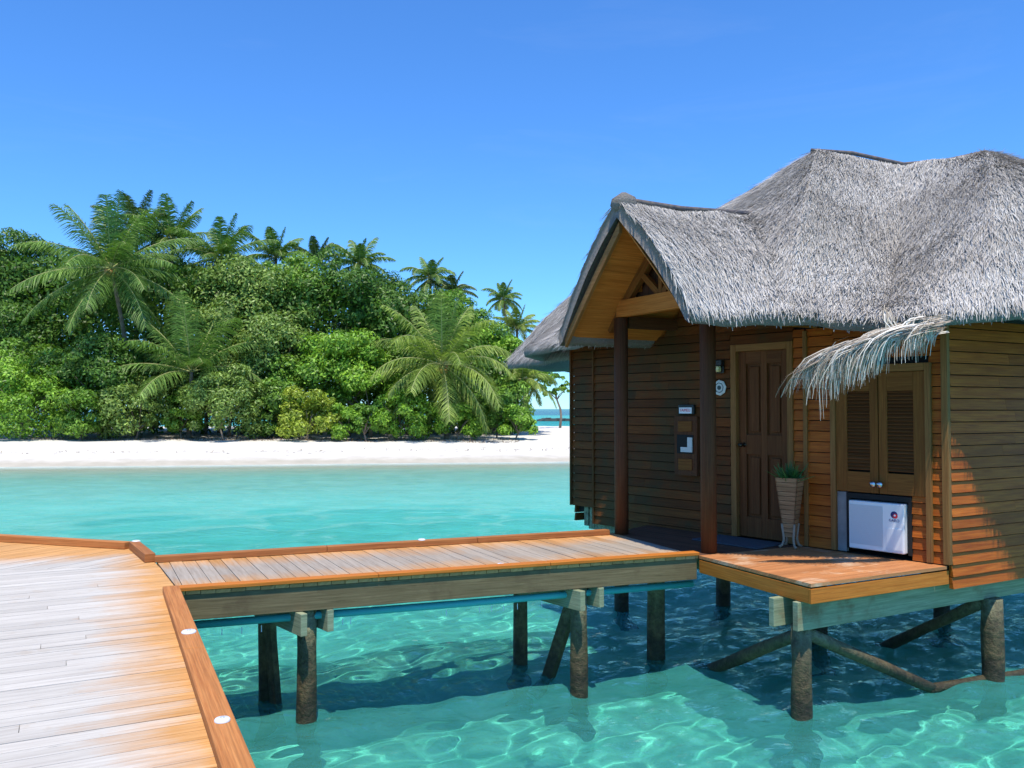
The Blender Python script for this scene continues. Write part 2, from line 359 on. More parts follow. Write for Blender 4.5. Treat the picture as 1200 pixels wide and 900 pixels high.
# ================================================================= DECKS
DZ = 1.25
def clip_poly(poly, nrm, d, keep_ge=True):
    out = []
    for i in range(len(poly)):
        a, b_ = poly[i], poly[(i + 1) % len(poly)]
        da = a.dot(nrm) - d; db = b_.dot(nrm) - d
        if not keep_ge: da, db = -da, -db
        if da >= 0: out.append(a)
        if (da > 0) != (db > 0) and abs(da - db) > 1e-9: out.append(a + (b_ - a) * (da / (da - db)))
    return out
def planks(mb, poly, direction, width, z1, th=.03, gap=.005, maxlen=None, jitter=.0):
    """boards running along `direction`, cut to the polygon"""
    d = Vector(direction).normalized(); nn = Vector((-d.y, d.x)); P = [Vector(p) for p in poly]
    lo = min(p.dot(nn) for p in P); hi = max(p.dot(nn) for p in P); k = lo
    while k < hi:
        s_ = clip_poly(clip_poly(P, nn, k + gap / 2), nn, k + width - gap / 2, False)
        k += width
        if len(s_) < 3: continue
        a0 = min(p.dot(d) for p in s_); a1 = max(p.dot(d) for p in s_)
        cuts = [a0]
        if maxlen:
            c_ = a0 + random.uniform(.3, 1) * maxlen
            while c_ < a1 - .4: cuts.append(c_); c_ += maxlen * random.uniform(.8, 1.1)
        cuts.append(a1)
        for q0, q1 in zip(cuts[:-1], cuts[1:]):
            t = clip_poly(clip_poly(s_, d, q0 + .0015), d, q1 - .0015, False)
            if len(t) < 3: continue
            t2 = []
            for p in t:
                if not t2 or (p - t2[-1]).length > .002: t2.append(p)
            if len(t2) < 3: continue
            if sum(t2[i].x * t2[(i + 1) % len(t2)].y - t2[(i + 1) % len(t2)].x * t2[i].y for i in range(len(t2))) < 0: t2.reverse()
            zt = z1 + random.uniform(-jitter, jitter)
            i = len(mb.v); m_ = len(t2)
            mb.v += [(p.x, p.y, zt - th) for p in t2] + [(p.x, p.y, zt) for p in t2]
            fs = [[i + m_ + j for j in range(m_)], [i + j for j in reversed(range(m_))]] + [[i + j, i + (j + 1) % m_, i + m_ + (j + 1) % m_, i + m_ + j] for j in range(m_)]
            for f in fs: mb.f.append(f); mb.uv.append([(Vector(mb.v[q][:2]).dot(d), Vector(mb.v[q][:2]).dot(nn) + mb.v[q][2]) for q in f])

def v3(p, z): return (p[0], p[1], z)
# jetty
JS = JB - jd * 4.6                                                       # far behind the camera
J_corner = Vector((-3.51, 8.43)); J2 = Vector((-4.0, 9.2)); J3 = Vector((-13.0, 12.0))
jetty = empty('jetty', (-4, 4, 0), 'wide bleached timber jetty with orange edges in the lower left foreground', 'jetty')
mb = MB(); pd = Vector((.885, .466))
seam0 = Vector((-3.36, 8.17)); seam1 = seam0 + Vector((-10, -1.3)) 
planks(mb, [JS, JA, seam0, seam1, Vector((-14, -5)), JS + Vector((-2, -1))][::1], pd, .118, DZ, maxlen=3.6, jitter=.0015)
planks(mb, [seam0 + Vector((-.01, .006)), J_corner, J2, J3, seam1 + Vector((0, .006))], Vector((.45, .89)), .118, DZ, maxlen=3.6, jitter=.0015)
mb.build('deck_boards', m_jetty, jetty)
def kerb(mb, a, b_, w, z0, z1, side):
    a, b_ = Vector(a), Vector(b_); d = (b_ - a).normalized(); s_ = Vector((-d.y, d.x)) * side * w
    P = [a, b_, b_ + s_, a + s_]
    mb.long = Vector((d.x, d.y, 0))
    mb.hexa([v3(p, z0) for p in (P if side > 0 else P[::-1])] + [v3(p, z1) for p in (P if side > 0 else P[::-1])]); mb.long = None
def side_of(a, b_, inward):
    d = (Vector(b_) - Vector(a)).normalized(); return 1 if Vector((-d.y, d.x)).dot(inward) > 0 else -1
KW = .125
Lr = [JA + jd * .0, JA - jd * 2.0, JA - jd * 5.1, JS]
for a, b_ in zip(Lr[:-1], Lr[1:]):
    mb = MB(); kerb(mb, a - jd * .002, b_ + jd * .002, KW, DZ + .002, DZ + .055, side_of(a, b_, jn)); mb.build('kerb', m_kerb, jetty, bevel=.006)
mb = MB(); kerb(mb, J_corner + Vector((.02, -.03)), J2, .10, DZ + .002, DZ + .085, side_of(J_corner, J2, Vector((-1, 0)))); mb.build('kerb', m_kerbdark, jetty, bevel=.006)
for a, b_ in ((J2 + Vector((-.1, .03)), J2 + (J3 - J2) * .34), (J2 + (J3 - J2) * .341, J3)):
    mb = MB(); kerb(mb, a, b_, .10, DZ + .002, DZ + .075, side_of(a, b_, Vector((0, -1)))); mb.build('kerb', m_kerb, jetty, bevel=.006)
mb = MB()
jz = DZ - .033
for off in (.12, 1.2, 2.4, 3.6, 4.8):
    a = JA + jn * off - jd * .15; b_ = JS + jn * off; mb.box(v3(a, jz - .1), v3(b_, jz - .1), (0, 0, 1), .07, .2)
mb.build('joist', m_green, jetty)
for k, (s_, o_) in enumerate([(s_, o_) for s_ in (1.2, 4.2, 7.2) for o_ in (.35, 2.6, 4.9)]):
    p = JA - jd * s_ + jn * o_; mb = MB(); mb.tube([v3(p, -1.9), v3(p, -.2), v3(p, jz - .2)], [.1, .098, .09], 12, wob=.12); mb.build('pile', m_pile, jetty, smooth=True)

# walkway
walk = empty('walkway', (-.5, 8.6, 0), 'narrow timber walkway with orange kerbs leading across the water to the porch', 'walkway')
mb = MB(); WE = WB + wnn * WW
end2 = Vector((1.22, 10.36))
wl0 = WA + Vector((.012, .004))
planks(mb, [wl0, WB - wd * .012, end2 - wd * .012, J_corner + Vector((.02, .0))], Vector((-.447, .894)), .118, DZ, jitter=.002)
mb.build('deck_boards', m_walk, walk)
nk = 3
for i in range(nk):
    a = WA.lerp(WB, i / nk) - wnn * .02; b_ = WA.lerp(WB, (i + 1) / nk) - wnn * .02 - wd * .004
    mb = MB(); kerb(mb, a, b_, .115, DZ + .003, DZ + .036, 1); mb.build('kerb', m_fascia, walk, bevel=.005)
FA, FB = J_corner + Vector((.0, .0)), Vector((1.13, 10.27))
for i in range(nk):
    a = FA.lerp(FB, i / nk); b_ = FA.lerp(FB, (i + 1) / nk) - wd * .004
    mb = MB(); kerb(mb, a, b_, .10, DZ + .003, DZ + .062, -1); mb.build('kerb', m_kerbdark, walk, bevel=.005)
mb = MB(); a = WA + wnn * .045 - wd * .05; b_ = WB + wnn * .045 - wd * .02
mb.box(v3(a, 1.217 - .105), v3(b_, 1.217 - .105), (0, 0, 1), .07, .21); mb.build('edge_beam', m_green, walk, bevel=.004)
mb = MB(); a = FA - wnn * .2 ; b_ = FB - wnn * .2
mb.box(v3(a, 1.217 - .105), v3(b_, 1.217 - .105), (0, 0, 1), .07, .21); mb.build('edge_beam', m_green, walk)
mb = MB(); a = WA + wnn * .8; b_ = WB + wnn * .8
mb.box(v3(a, 1.217 - .08), v3(b_, 1.217 - .08), (0, 0, 1), .07, .16); mb.build('joist', m_green, walk)
def pilem(parent, x, y, r, ztop, lean=(0, 0), rough=.14):
    mb = MB(); pts = []; rr = []
    for k in range(9):
        t = k / 8; z = -1.9 + (ztop + 1.9) * t; pts.append((x + lean[0] * (z - ztop), y + lean[1] * (z - ztop), z)); rr.append(r * (1.06 - .1 * t + random.uniform(-.03, .03)))
    mb.tube(pts, rr, 14, wob=rough); return mb.build('pile', m_pile, parent, smooth=True)
pilem(walk, -1.80, 7.55, .088, 1.0); pilem(walk, -2.34, 8.2, .085, 1.0, (-.03, .02))
pilem(walk, .655, 8.46, .088, 1.0); pilem(walk, .09, 9.18, .08, 1.0)
for (a, b_) in (((-1.80, 7.55), (-2.34, 8.2)), ((.655, 8.46), (.09, 9.18))):
    a = Vector(a); b_ = Vector(b_); d = (b_ - a).normalized(); q = Vector((-d.y, d.x))
    for s_ in (1, -1):
        mb = MB(); o_ = q * s_ * .125; a2 = a - d * .2 + o_; b2 = b_ + d * .45 + o_
        mb.box(v3(a2, .908), v3(b2, .908), (0, 0, 1), .06, .19); mb.build('bearer', m_greenpale, walk, bevel=.004)
def brace(parent, a, b_, w=.09, h=.12, m=None, name='brace'):
    mb = MB(); mb.box(a, b_, (0, 0, 1), w, h); return mb.build(name, m or m_pile, parent, bevel=.012)
brace(walk, (.60, 8.62, .80), (.22, 9.0, -.55), .08, .13)
brace(walk, (-2.30, 8.12, .85), (-2.14, 7.98, -.5), .07, .11)
mb = MB(); a = WA + wnn * .13; b_ = WB + wnn * .13
mb.tube([v3(a, .94), v3(a.lerp(b_, .5), .932), v3(b_, .94)], .034, 12); mb.build('pipe', m_pipe, walk, smooth=True)
for s_ in (.34, .5, .66, 1.35, 1.42, 2.3, 2.62, 2.74, 2.86, 3.0, 3.25, 3.6):
    p = WA + wd * s_ + wnn * .085; mb = MB(); mb.box(v3(p, .90), v3(p + wnn * -.006, .845), (1, 0, 0), .006, .006); mb.build('cable_tie', m_white, walk)

# ================================================================= BUNGALOW
P1 = Vector((4.172, 8.197)); vW = Vector((-.643, .766)); nW = Vector((-.766, -.643)); uR = Vector((.879, .477)); nR = Vector((.477, -.879))
P0 = Vector((2.559, 7.353)); LC = Vector((1.912, 8.772)); gp = Vector((-.477, .879))
def Wp(t, nn=0, z=0): q = P1 + vW * t + nW * nn; return Vector((q.x, q.y, z))
def Rp(s_, nn=0, z=0): q = P1 + uR * s_ + nR * nn; return Vector((q.x, q.y, z))
house = empty('bungalow', (4.2, 11, 0), 'thatched brown timber bungalow on piles over turquoise water', 'bungalow')

def siding(mb, F, s0, s1, z0, z1, bh=.114, nn=0., joints=True):
    """lapped boards: each tilts out at its lower edge"""
    z = z0
    while z < z1 - .01:
        zt = min(z + bh - .009, z1); cuts = [s0]
        if joints and s1 - s0 > 2.0:
            c_ = s0 + random.uniform(.6, 2.4)
            while c_ < s1 - .5: cuts.append(c_); c_ += random.uniform(1.8, 2.8)
        cuts.append(s1)
        for a, b_ in zip(cuts[:-1], cuts[1:]):
            a += .001; b_ -= .001
            P = [F(a, nn - .02, z), F(b_, nn - .02, z), F(b_, nn + .026, z), F(a, nn + .026, z), F(a, nn - .02, zt), F(b_, nn - .02, zt), F(b_, nn + .008, zt), F(a, nn + .008, zt)]
            mb.long = (P[1] - P[0]).normalized(); mb.hexa(P); mb.long = None
        z += bh
def fbox(mb, F, s0, s1, n0, n1, z0, z1):
    P = [F(s0, n0, z0), F(s1, n0, z0), F(s1, n1, z0), F(s0, n1, z0), F(s0, n0, z1), F(s1, n0, z1), F(s1, n1, z1), F(s0, n1, z1)]
    mb.hexa(P)
# walls: backing core + siding
mb = MB(); fbox(mb, Wp, .08, 5.12, -.14, -.08, 1.30, 3.66); mb.build('wall_core', m_dark, house)
mb = MB(); fbox(mb, Wp, 5.0, 5.136, -.08, -.022, 1.40, 3.64); mb.build('wall_core', m_dark, house)
mb = MB()
siding(mb, Wp, 0.03, .155, 1.26, 3.62); siding(mb, Wp, 1.155, 1.475, 1.26, 3.62); siding(mb, Wp, 1.50, 1.63, 1.26, 3.62, joints=False)
siding(mb, Wp, .155, 1.155, 3.27, 3.62)
siding(mb, Wp, .155, .335, 1.26, 1.90)
mb.build('wall', m_siding, house)
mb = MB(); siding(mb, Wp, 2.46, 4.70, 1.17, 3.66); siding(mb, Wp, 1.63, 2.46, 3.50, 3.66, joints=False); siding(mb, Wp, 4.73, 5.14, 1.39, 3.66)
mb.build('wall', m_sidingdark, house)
mb = MB(); siding(mb, Rp, 0.03, 6.0, 1.03, 3.62); mb.build('wall', m_siding, house)
mb = MB(); fbox(mb, Rp, .08, 6.0, -.14, -.03, 1.1, 3.66); mb.build('wall_core', m_dark, house)
# the two unseen back walls
Fa = Wp(5.13, -.03, 0); Fb = Rp(6, -.03, 0); back = Vector((Fa.x + uR.x * 6.0, Fa.y + uR.y * 6.0))
def seg_frame(A, B):
    A = Vector(A[:2]); B = Vector(B[:2]); d = (B - A).normalized(); q = Vector((d.y, -d.x))
    return lambda s_, nn=0, z=0: Vector((A.x + d.x * s_ + q.x * nn, A.y + d.y * s_ + q.y * nn, z)), (B - A).length
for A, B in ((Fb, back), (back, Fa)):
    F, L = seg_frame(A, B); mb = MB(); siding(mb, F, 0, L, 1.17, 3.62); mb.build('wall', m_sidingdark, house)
mb = MB(); mb.prism([(Wp(.1, -.1).x, Wp(.1, -.1).y), (Rp(5.9, -.1).x, Rp(5.9, -.1).y), (back.x - .1, back.y - .1), (Wp(5.0, -.1).x, Wp(5.0, -.1).y)], 1.12, 1.24)
mb.build('floor', m_dark, house)
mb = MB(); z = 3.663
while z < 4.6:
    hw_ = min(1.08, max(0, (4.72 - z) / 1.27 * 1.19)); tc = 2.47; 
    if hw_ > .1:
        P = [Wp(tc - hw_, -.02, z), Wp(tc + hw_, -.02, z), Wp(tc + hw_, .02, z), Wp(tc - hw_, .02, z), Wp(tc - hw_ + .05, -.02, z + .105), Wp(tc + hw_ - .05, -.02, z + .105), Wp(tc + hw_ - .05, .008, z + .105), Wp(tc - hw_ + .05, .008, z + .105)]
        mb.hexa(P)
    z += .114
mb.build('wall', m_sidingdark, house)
# trims
mb = MB(); fbox(mb, Wp, -.03, .035, -.02, .045, 1.262, 3.6); mb.build('corner_trim', m_trim, house, bevel=.006)
mb = MB(); fbox(mb, Wp, 1.455, 1.50, -.02, .045, 1.262, 3.6); mb.build('corner_trim', m_trim, house, bevel=.005)
mb = MB(); fbox(mb, Wp, 4.70, 4.73, -.02, .035, 1.17, 3.6); mb.build('corner_trim', m_sidingdark, house)
mb = MB(); fbox(mb, Wp, 5.14, 5.17, -.02, .04, 1.39, 3.6); mb.build('corner_trim', m_sidingdark, house)
for t0, t1, z0, z1 in ((4.74, 4.83, 1.12, 1.385), (4.86, 4.94, 1.12, 1.385), (4.2, 4.66, .98, 1.165), (4.66, 4.73, .85, 1.165)):
    mb = MB(); fbox(mb, Wp, t0, t1, -.5, -.02, z0, z1); mb.build('floor_joist', m_pile, house)

# door with its frame
dr = MB(); fbox(dr, Wp, 1.70, 2.37, -.075, -.05, 1.27, 3.42)
door = dr.build('door', m_door, house, bevel=.003)
mb = MB()
for (s0, s1, z0, z1) in ((1.70, 1.80, 1.27, 3.42), (2.27, 2.37, 1.27, 3.42), (1.99, 2.07, 1.27, 3.42), (1.80, 1.99, 1.27, 1.50), (2.07, 2.27, 1.27, 1.50), (1.80, 1.99, 2.22, 2.45), (2.07, 2.27, 2.22, 2.45), (1.80, 1.99, 3.27, 3.42), (2.07, 2.27, 3.27, 3.42)):
    fbox(mb, Wp, s0, s1, -.05, -.02, z0, z1)
put_ = mb.build('panel_frame', m_door, door, bevel=.004)
for s0 in (1.83, 2.10):
    for z0, z1 in ((1.53, 2.19), (2.48, 3.24)):
        mb = MB(); fbox(mb, Wp, s0, s0 + .13, -.05, -.030, z0, z1); mb.build('door_panel', m_door, door, bevel=.012)
mb = MB(); c_ = Wp(2.30, .0, 2.33); mb.lathe(c_, [(0, .075), (.02, .07), (.028, .05), (.02, .03), (.01, .02), (.01, -.02), (.028, -.02), (.028, -.03)], 14, axis=(nW.x, nW.y, 0)); mb.build('handle', plain('dark bronze', (.05, .04, .03), .4, .8), door, smooth=True)
mb = MB(); fbox(mb, Wp, 1.63, 1.70, -.06, .04, 1.262, 3.50); fbox(mb, Wp, 2.37, 2.445, -.06, .04, 1.262, 3.50); fbox(mb, Wp, 1.70, 2.37, -.06, .04, 3.42, 3.50)
mb.build('door_frame', m_trim, house, bevel=.006)

# louvred cabinet over the air conditioner
for s0, s1, l0, l1 in ((.19, .655, .306, .568), (.665, 1.12, .751, .997)):
    mb = MB(); z0, z1, a0, a1 = 1.89, 3.12, 2.10, 2.93
    for q in ((s0, l0, z0, z1), (l1, s1, z0, z1), (l0, l1, z0, a0), (l0, l1, a1, z1)): fbox(mb, Wp, q[0], q[1], .0, .035, q[2], q[3])
    cd = mb.build('cabinet_door', m_cab, house, bevel=.003)
    mb = MB(); z = a0 + .02
    while z < a1 - .01:
        P = [Wp(l0, .03, z), Wp(l1, .03, z), Wp(l1, .034, z + .006), Wp(l0, .034, z + .006), Wp(l0, .0, z + .032), Wp(l1, .0, z + .032), Wp(l1, .004, z + .038), Wp(l0, .004, z + .038)]
        mb.hexa(P); z += .036
    mb.build('louvre_slats', m_door, cd)
    mb = MB(); c_ = Wp(.628 if s0 < .5 else .70, .035, 1.985); mb.lathe(c_, [(.012, 0), (.012, .03), (.03, .035), (.034, .05), (.025, .066), (0, .07)], 18, axis=(nW.x, nW.y, 0)); mb.build('knob', m_metal, cd, smooth=True)
mb = MB(); fbox(mb, Wp, .13, .187, -.02, .055, 1.262, 3.20); fbox(mb, Wp, 1.123, 1.18, -.02, .055, 1.262, 3.20); fbox(mb, Wp, .187, 1.123, -.02, .055, 3.125, 3.20)
mb.build('cabinet_frame', m_trim, house, bevel=.005)
mb = MB(); fbox(mb, Wp, 1.02, 1.12, -.02, .02, 1.262, 1.88); mb.build('side_panel', plain('grey painted board', (.25, .25, .25), .7, nscale=4), house)
# white box-shaped air conditioner
ac = empty('air_conditioner', Wp(.67, .05, 1.30), 'white window air conditioner below the louvred cabinet doors', 'air conditioner')
mb = MB(); fbox(mb, Wp, .385, .962, -.018, .085, 1.315, 1.805); mb.build('casing', m_white, ac, bevel=.012)
mb = MB()
z = 1.37
while z < 1.76: fbox(mb, Wp, .60, .945, .085, .091, z, z + .010); z += .0185
fbox(mb, Wp, .60, .945, .0845, .087, 1.365, 1.765); mb.build('grille', plain('grey white plastic', (.55, .58, .62), .4), ac)
mb = MB(); fbox(mb, Wp, .40, .565, .085, .089, 1.345, 1.56); mb.build('control_flap', m_white, ac, bevel=.003)
def disc(c, ax, r, h, seg=24): m_ = MB(); m_.lathe(c, [(0, h), (r, h), (r, 0), (0, 0)], seg, axis=ax); return m_
ax3 = (nW.x, nW.y, 0)
bdg = disc(Wp(.483, .0855, 1.695), ax3, .035, .002).build('badge', plain('navy blue ink', (.012, .015, .12), .5), ac)
disc(Wp(.470, .0875, 1.684), ax3, .024, .002).build('badge_mark', plain('red ink', (.65, .02, .03), .5), bdg)
disc(Wp(.475, .0895, 1.69), ax3, .010, .001).build('badge_mark', m_white, bdg)
def text(body, size, mat_, loc, xdir, zdir, parent, name='lettering', ext=.001, align='CENTER'):
    cu = bpy.data.curves.new(name, 'FONT'); cu.body = body; cu.size = size; cu.extrude = ext; cu.align_x = align; cu.align_y = 'CENTER'; cu.materials.append(mat_)
    t_ = bpy.data.objects.new(name, cu); col.objects.link(t_); bpy.context.view_layer.update()
    me = bpy.data.meshes.new_from_object(t_); bpy.data.objects.remove(t_)
    o = bpy.data.objects.new(name, me); col.objects.link(o)
    x = Vector(xdir).normalized(); y = Vector(zdir).normalized(); z_ = x.cross(y)
    from mathutils import Matrix
    M = Matrix(((x.x, y.x, z_.x, loc[0]), (x.y, y.y, z_.y, loc[1]), (x.z, y.z, z_.z, loc[2]), (0, 0, 0, 1)))
    o.matrix_basis = M; put(o, parent); return o
text('GARO', .038, plain('navy ink', (.02, .03, .15), .5), Wp(.483, .087, 1.638), (-vW.x, -vW.y, 0), (0, 0, 1), ac)
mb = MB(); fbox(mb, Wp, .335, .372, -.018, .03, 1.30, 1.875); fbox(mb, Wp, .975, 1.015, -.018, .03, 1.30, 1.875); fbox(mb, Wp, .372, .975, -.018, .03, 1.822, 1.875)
mb.build('recess_shade', m_dark, house)  # black strips put the shade of the open gap into colour

# posts
for p, zt in ((Vector((2.055, 8.95)), 3.84), (Vector((1.315, 10.28)), 3.84)):
    mb = MB(); a = 2 * math.pi / 8
    mb.tube([v3(p, DZ + .001), v3(p, 2.2), v3(p, zt)], .084, 16); mb.build('porch_post', m_post, house, smooth=True)

# porch platform
fz = DZ
def inset(poly, d):  # convex ccw
    out = []; n_ = len(poly)
    for i in range(n_):
        a, b_, c_ = poly[i - 1], poly[i], poly[(i + 1) % n_]
        d1 = (b_ - a).normalized(); d2 = (c_ - b_).normalized(); n1 = Vector((-d1.y, d1.x)); n2 = Vector((-d2.y, d2.x))
        k = (n1 + n2).normalized(); out.append(b_ + k * d / max(.3, k.dot(n1)))
    return out
mb = MB()
plat = [P0, P1 + nW * 0, Vector(Wp(1.9)[:2]), LC + uR * .001]
W2 = lambda t, nn=0: Vector(Wp(t, nn)[:2])
planks(mb, [P0, P1 + vW * .0 + nW * .03, W2(1.55, .03), LC], uR, .14, fz, jitter=.001, maxlen=None)
mb.build('platform_boards', m_deck, house)
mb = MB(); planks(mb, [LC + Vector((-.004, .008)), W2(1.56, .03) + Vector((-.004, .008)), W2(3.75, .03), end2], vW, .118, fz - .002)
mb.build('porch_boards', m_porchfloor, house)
mb = MB(); o1 = nR * .0
F1, L1 = seg_frame(P0, P1); fbox(mb, F1, -.0, L1 - .0, -.03, .0, 1.075, 1.205); mb.build('fascia', m_fascia, house, bevel=.004)
F2, L2 = seg_frame(LC, P0); mb = MB(); fbox(mb, F2, .0, L2 - .032, -.03, .0, 1.075, 1.205); mb.build('fascia', m_fascia, house, bevel=.004)
# beams, piles, braces beneath
a = P0 + nR * -.15 - uR * .03; 
for off in (0, .22):
    a2 = a - nR * off - uR * (.06 * (off > 0)); mb = MB(); mb.box(v3(a2, .945), v3(a2 + uR * 7.2, .945), (0, 0, 1), .06, .25); mb.build('floor_beam', m_greenpale, house, bevel=.004)
for k in range(5):
    a2 = P0 + gp * .45 + uR * (.5 + 1.3 * k); mb = MB(); mb.box(v3(a2, 1.14), v3(a2 + vW * (2.6 if k == 0 else 4.4), 1.14), (0, 0, 1), .07, .12); mb.build('floor_beam', m_pile, house)
for x, y, r, zt in ((2.565, 7.63, .093, .83), (4.87, 8.72, .105, .83), (1.60, 9.57, .10, 1.08), (1.52, 11.9, .10, 1.08), (2.95, 12.0, .10, 1.08), (3.6, 10.1, .10, .9), (5.6, 11.2, .10, 1.08), (7.1, 9.9, .1, .83), (8.0, 12.3, .1, 1.08), (5.0, 14.5, .1, 1.08)):
    pilem(house, x, y, r, zt)
def log(parent, a, b_, r, name='brace'):
    mb = MB(); a = Vector(a); b_ = Vector(b_); mb.tube([a.lerp(b_, k / 6) for k in range(7)], [r * (1 + random.uniform(-.05, .05)) for _ in range(7)], 12, wob=.2); return mb.build(name, m_pile, parent, smooth=True)
log(house, (2.60, 7.66, .76), (2.02, 9.38, -.15), .062); log(house, (2.62, 7.62, .76), (4.25, 8.58, -.06), .056)
log(house, (4.82, 8.78, .78), (4.35, 10.2, -.1), .06); log(house, (4.10, 8.50, -.015), (6.3, 9.25, .04), .05, 'cross_timber')

# ---------------------------------------------------------------- thatch
thatch, n, l, b = newmat('grey weathered thatch')
geo = n.new('ShaderNodeNewGeometry'); rnd = geo.outputs['Random Per Island']
r_ = ramp(n, [(0, (.28, .25, .225)), (.12, (.44, .415, .39)), (.6, (.545, .525, .50)), (.93, (.62, .60, .575)), (1, (.78, .76, .72))]); l.new(rnd, r_.inputs[0])
bn = nz(n, l, geo.outputs['Position'], .9, 5, .65)
l.new(mix(n, l, .6, r_.outputs[0], mix(n, l, ramp_f(n, l, bn, .3, .7), (.60, .56, .51), (1.08, 1.07, 1.05)), 'MULTIPLY'), b.inputs['Base Color'])
b.inputs['Roughness'].default_value = .85; b.inputs['Specular IOR Level'].default_value = .2
thatch_base, n, l, b = newmat('thatch bed')
geo = n.new('ShaderNodeNewGeometry'); bn = nz(n, l, geo.outputs['Position'], 30, 5, .7)
l.new(mix(n, l, bn, (.13, .115, .10), (.34, .31, .28)), b.inputs['Base Color']); b.inputs['Roughness'].default_value = 1; bump(n, l, bn, .9, .05, b)

def strands(name, parent, P, D, Nn, mat_, length=(.10, .25), width=(.0018, .0042), lift=.005, jit=.24):
    """thin straw blades at points P, lying along D with normals Nn"""
    k = len(P); ln = rng.uniform(*length, k)[:, None]; w = rng.uniform(*width, k)[:, None]
    D = D + jit * rng.normal(size=(k, 3)) * .6; D /= np.linalg.norm(D, axis=1)[:, None]
    S = np.cross(D, Nn); S /= np.maximum(np.linalg.norm(S, axis=1)[:, None], 1e-6)
    Nn = Nn + .28 * rng.normal(size=(k, 1)) * S; 
    b0 = P + Nn * rng.uniform(.0, .012, k)[:, None]; m0 = b0 + D * ln * .5 + Nn * lift * rng.uniform(.4, 1.2, k)[:, None]; e0 = b0 + D * ln + Nn * lift * rng.uniform(-.2, 1.2, k)[:, None]
    V = np.stack([b0 - S * w, b0 + S * w, m0 + S * w, m0 - S * w, e0 + S * w * .35, e0 - S * w * .35], 1).reshape(-1, 3)
    i = (np.arange(k) * 6)[:, None]
    F = np.concatenate([i + np.array([[0, 1, 2, 3]]), i + np.array([[3, 2, 4, 5]])], 1).reshape(-1, 4)
    return V, F

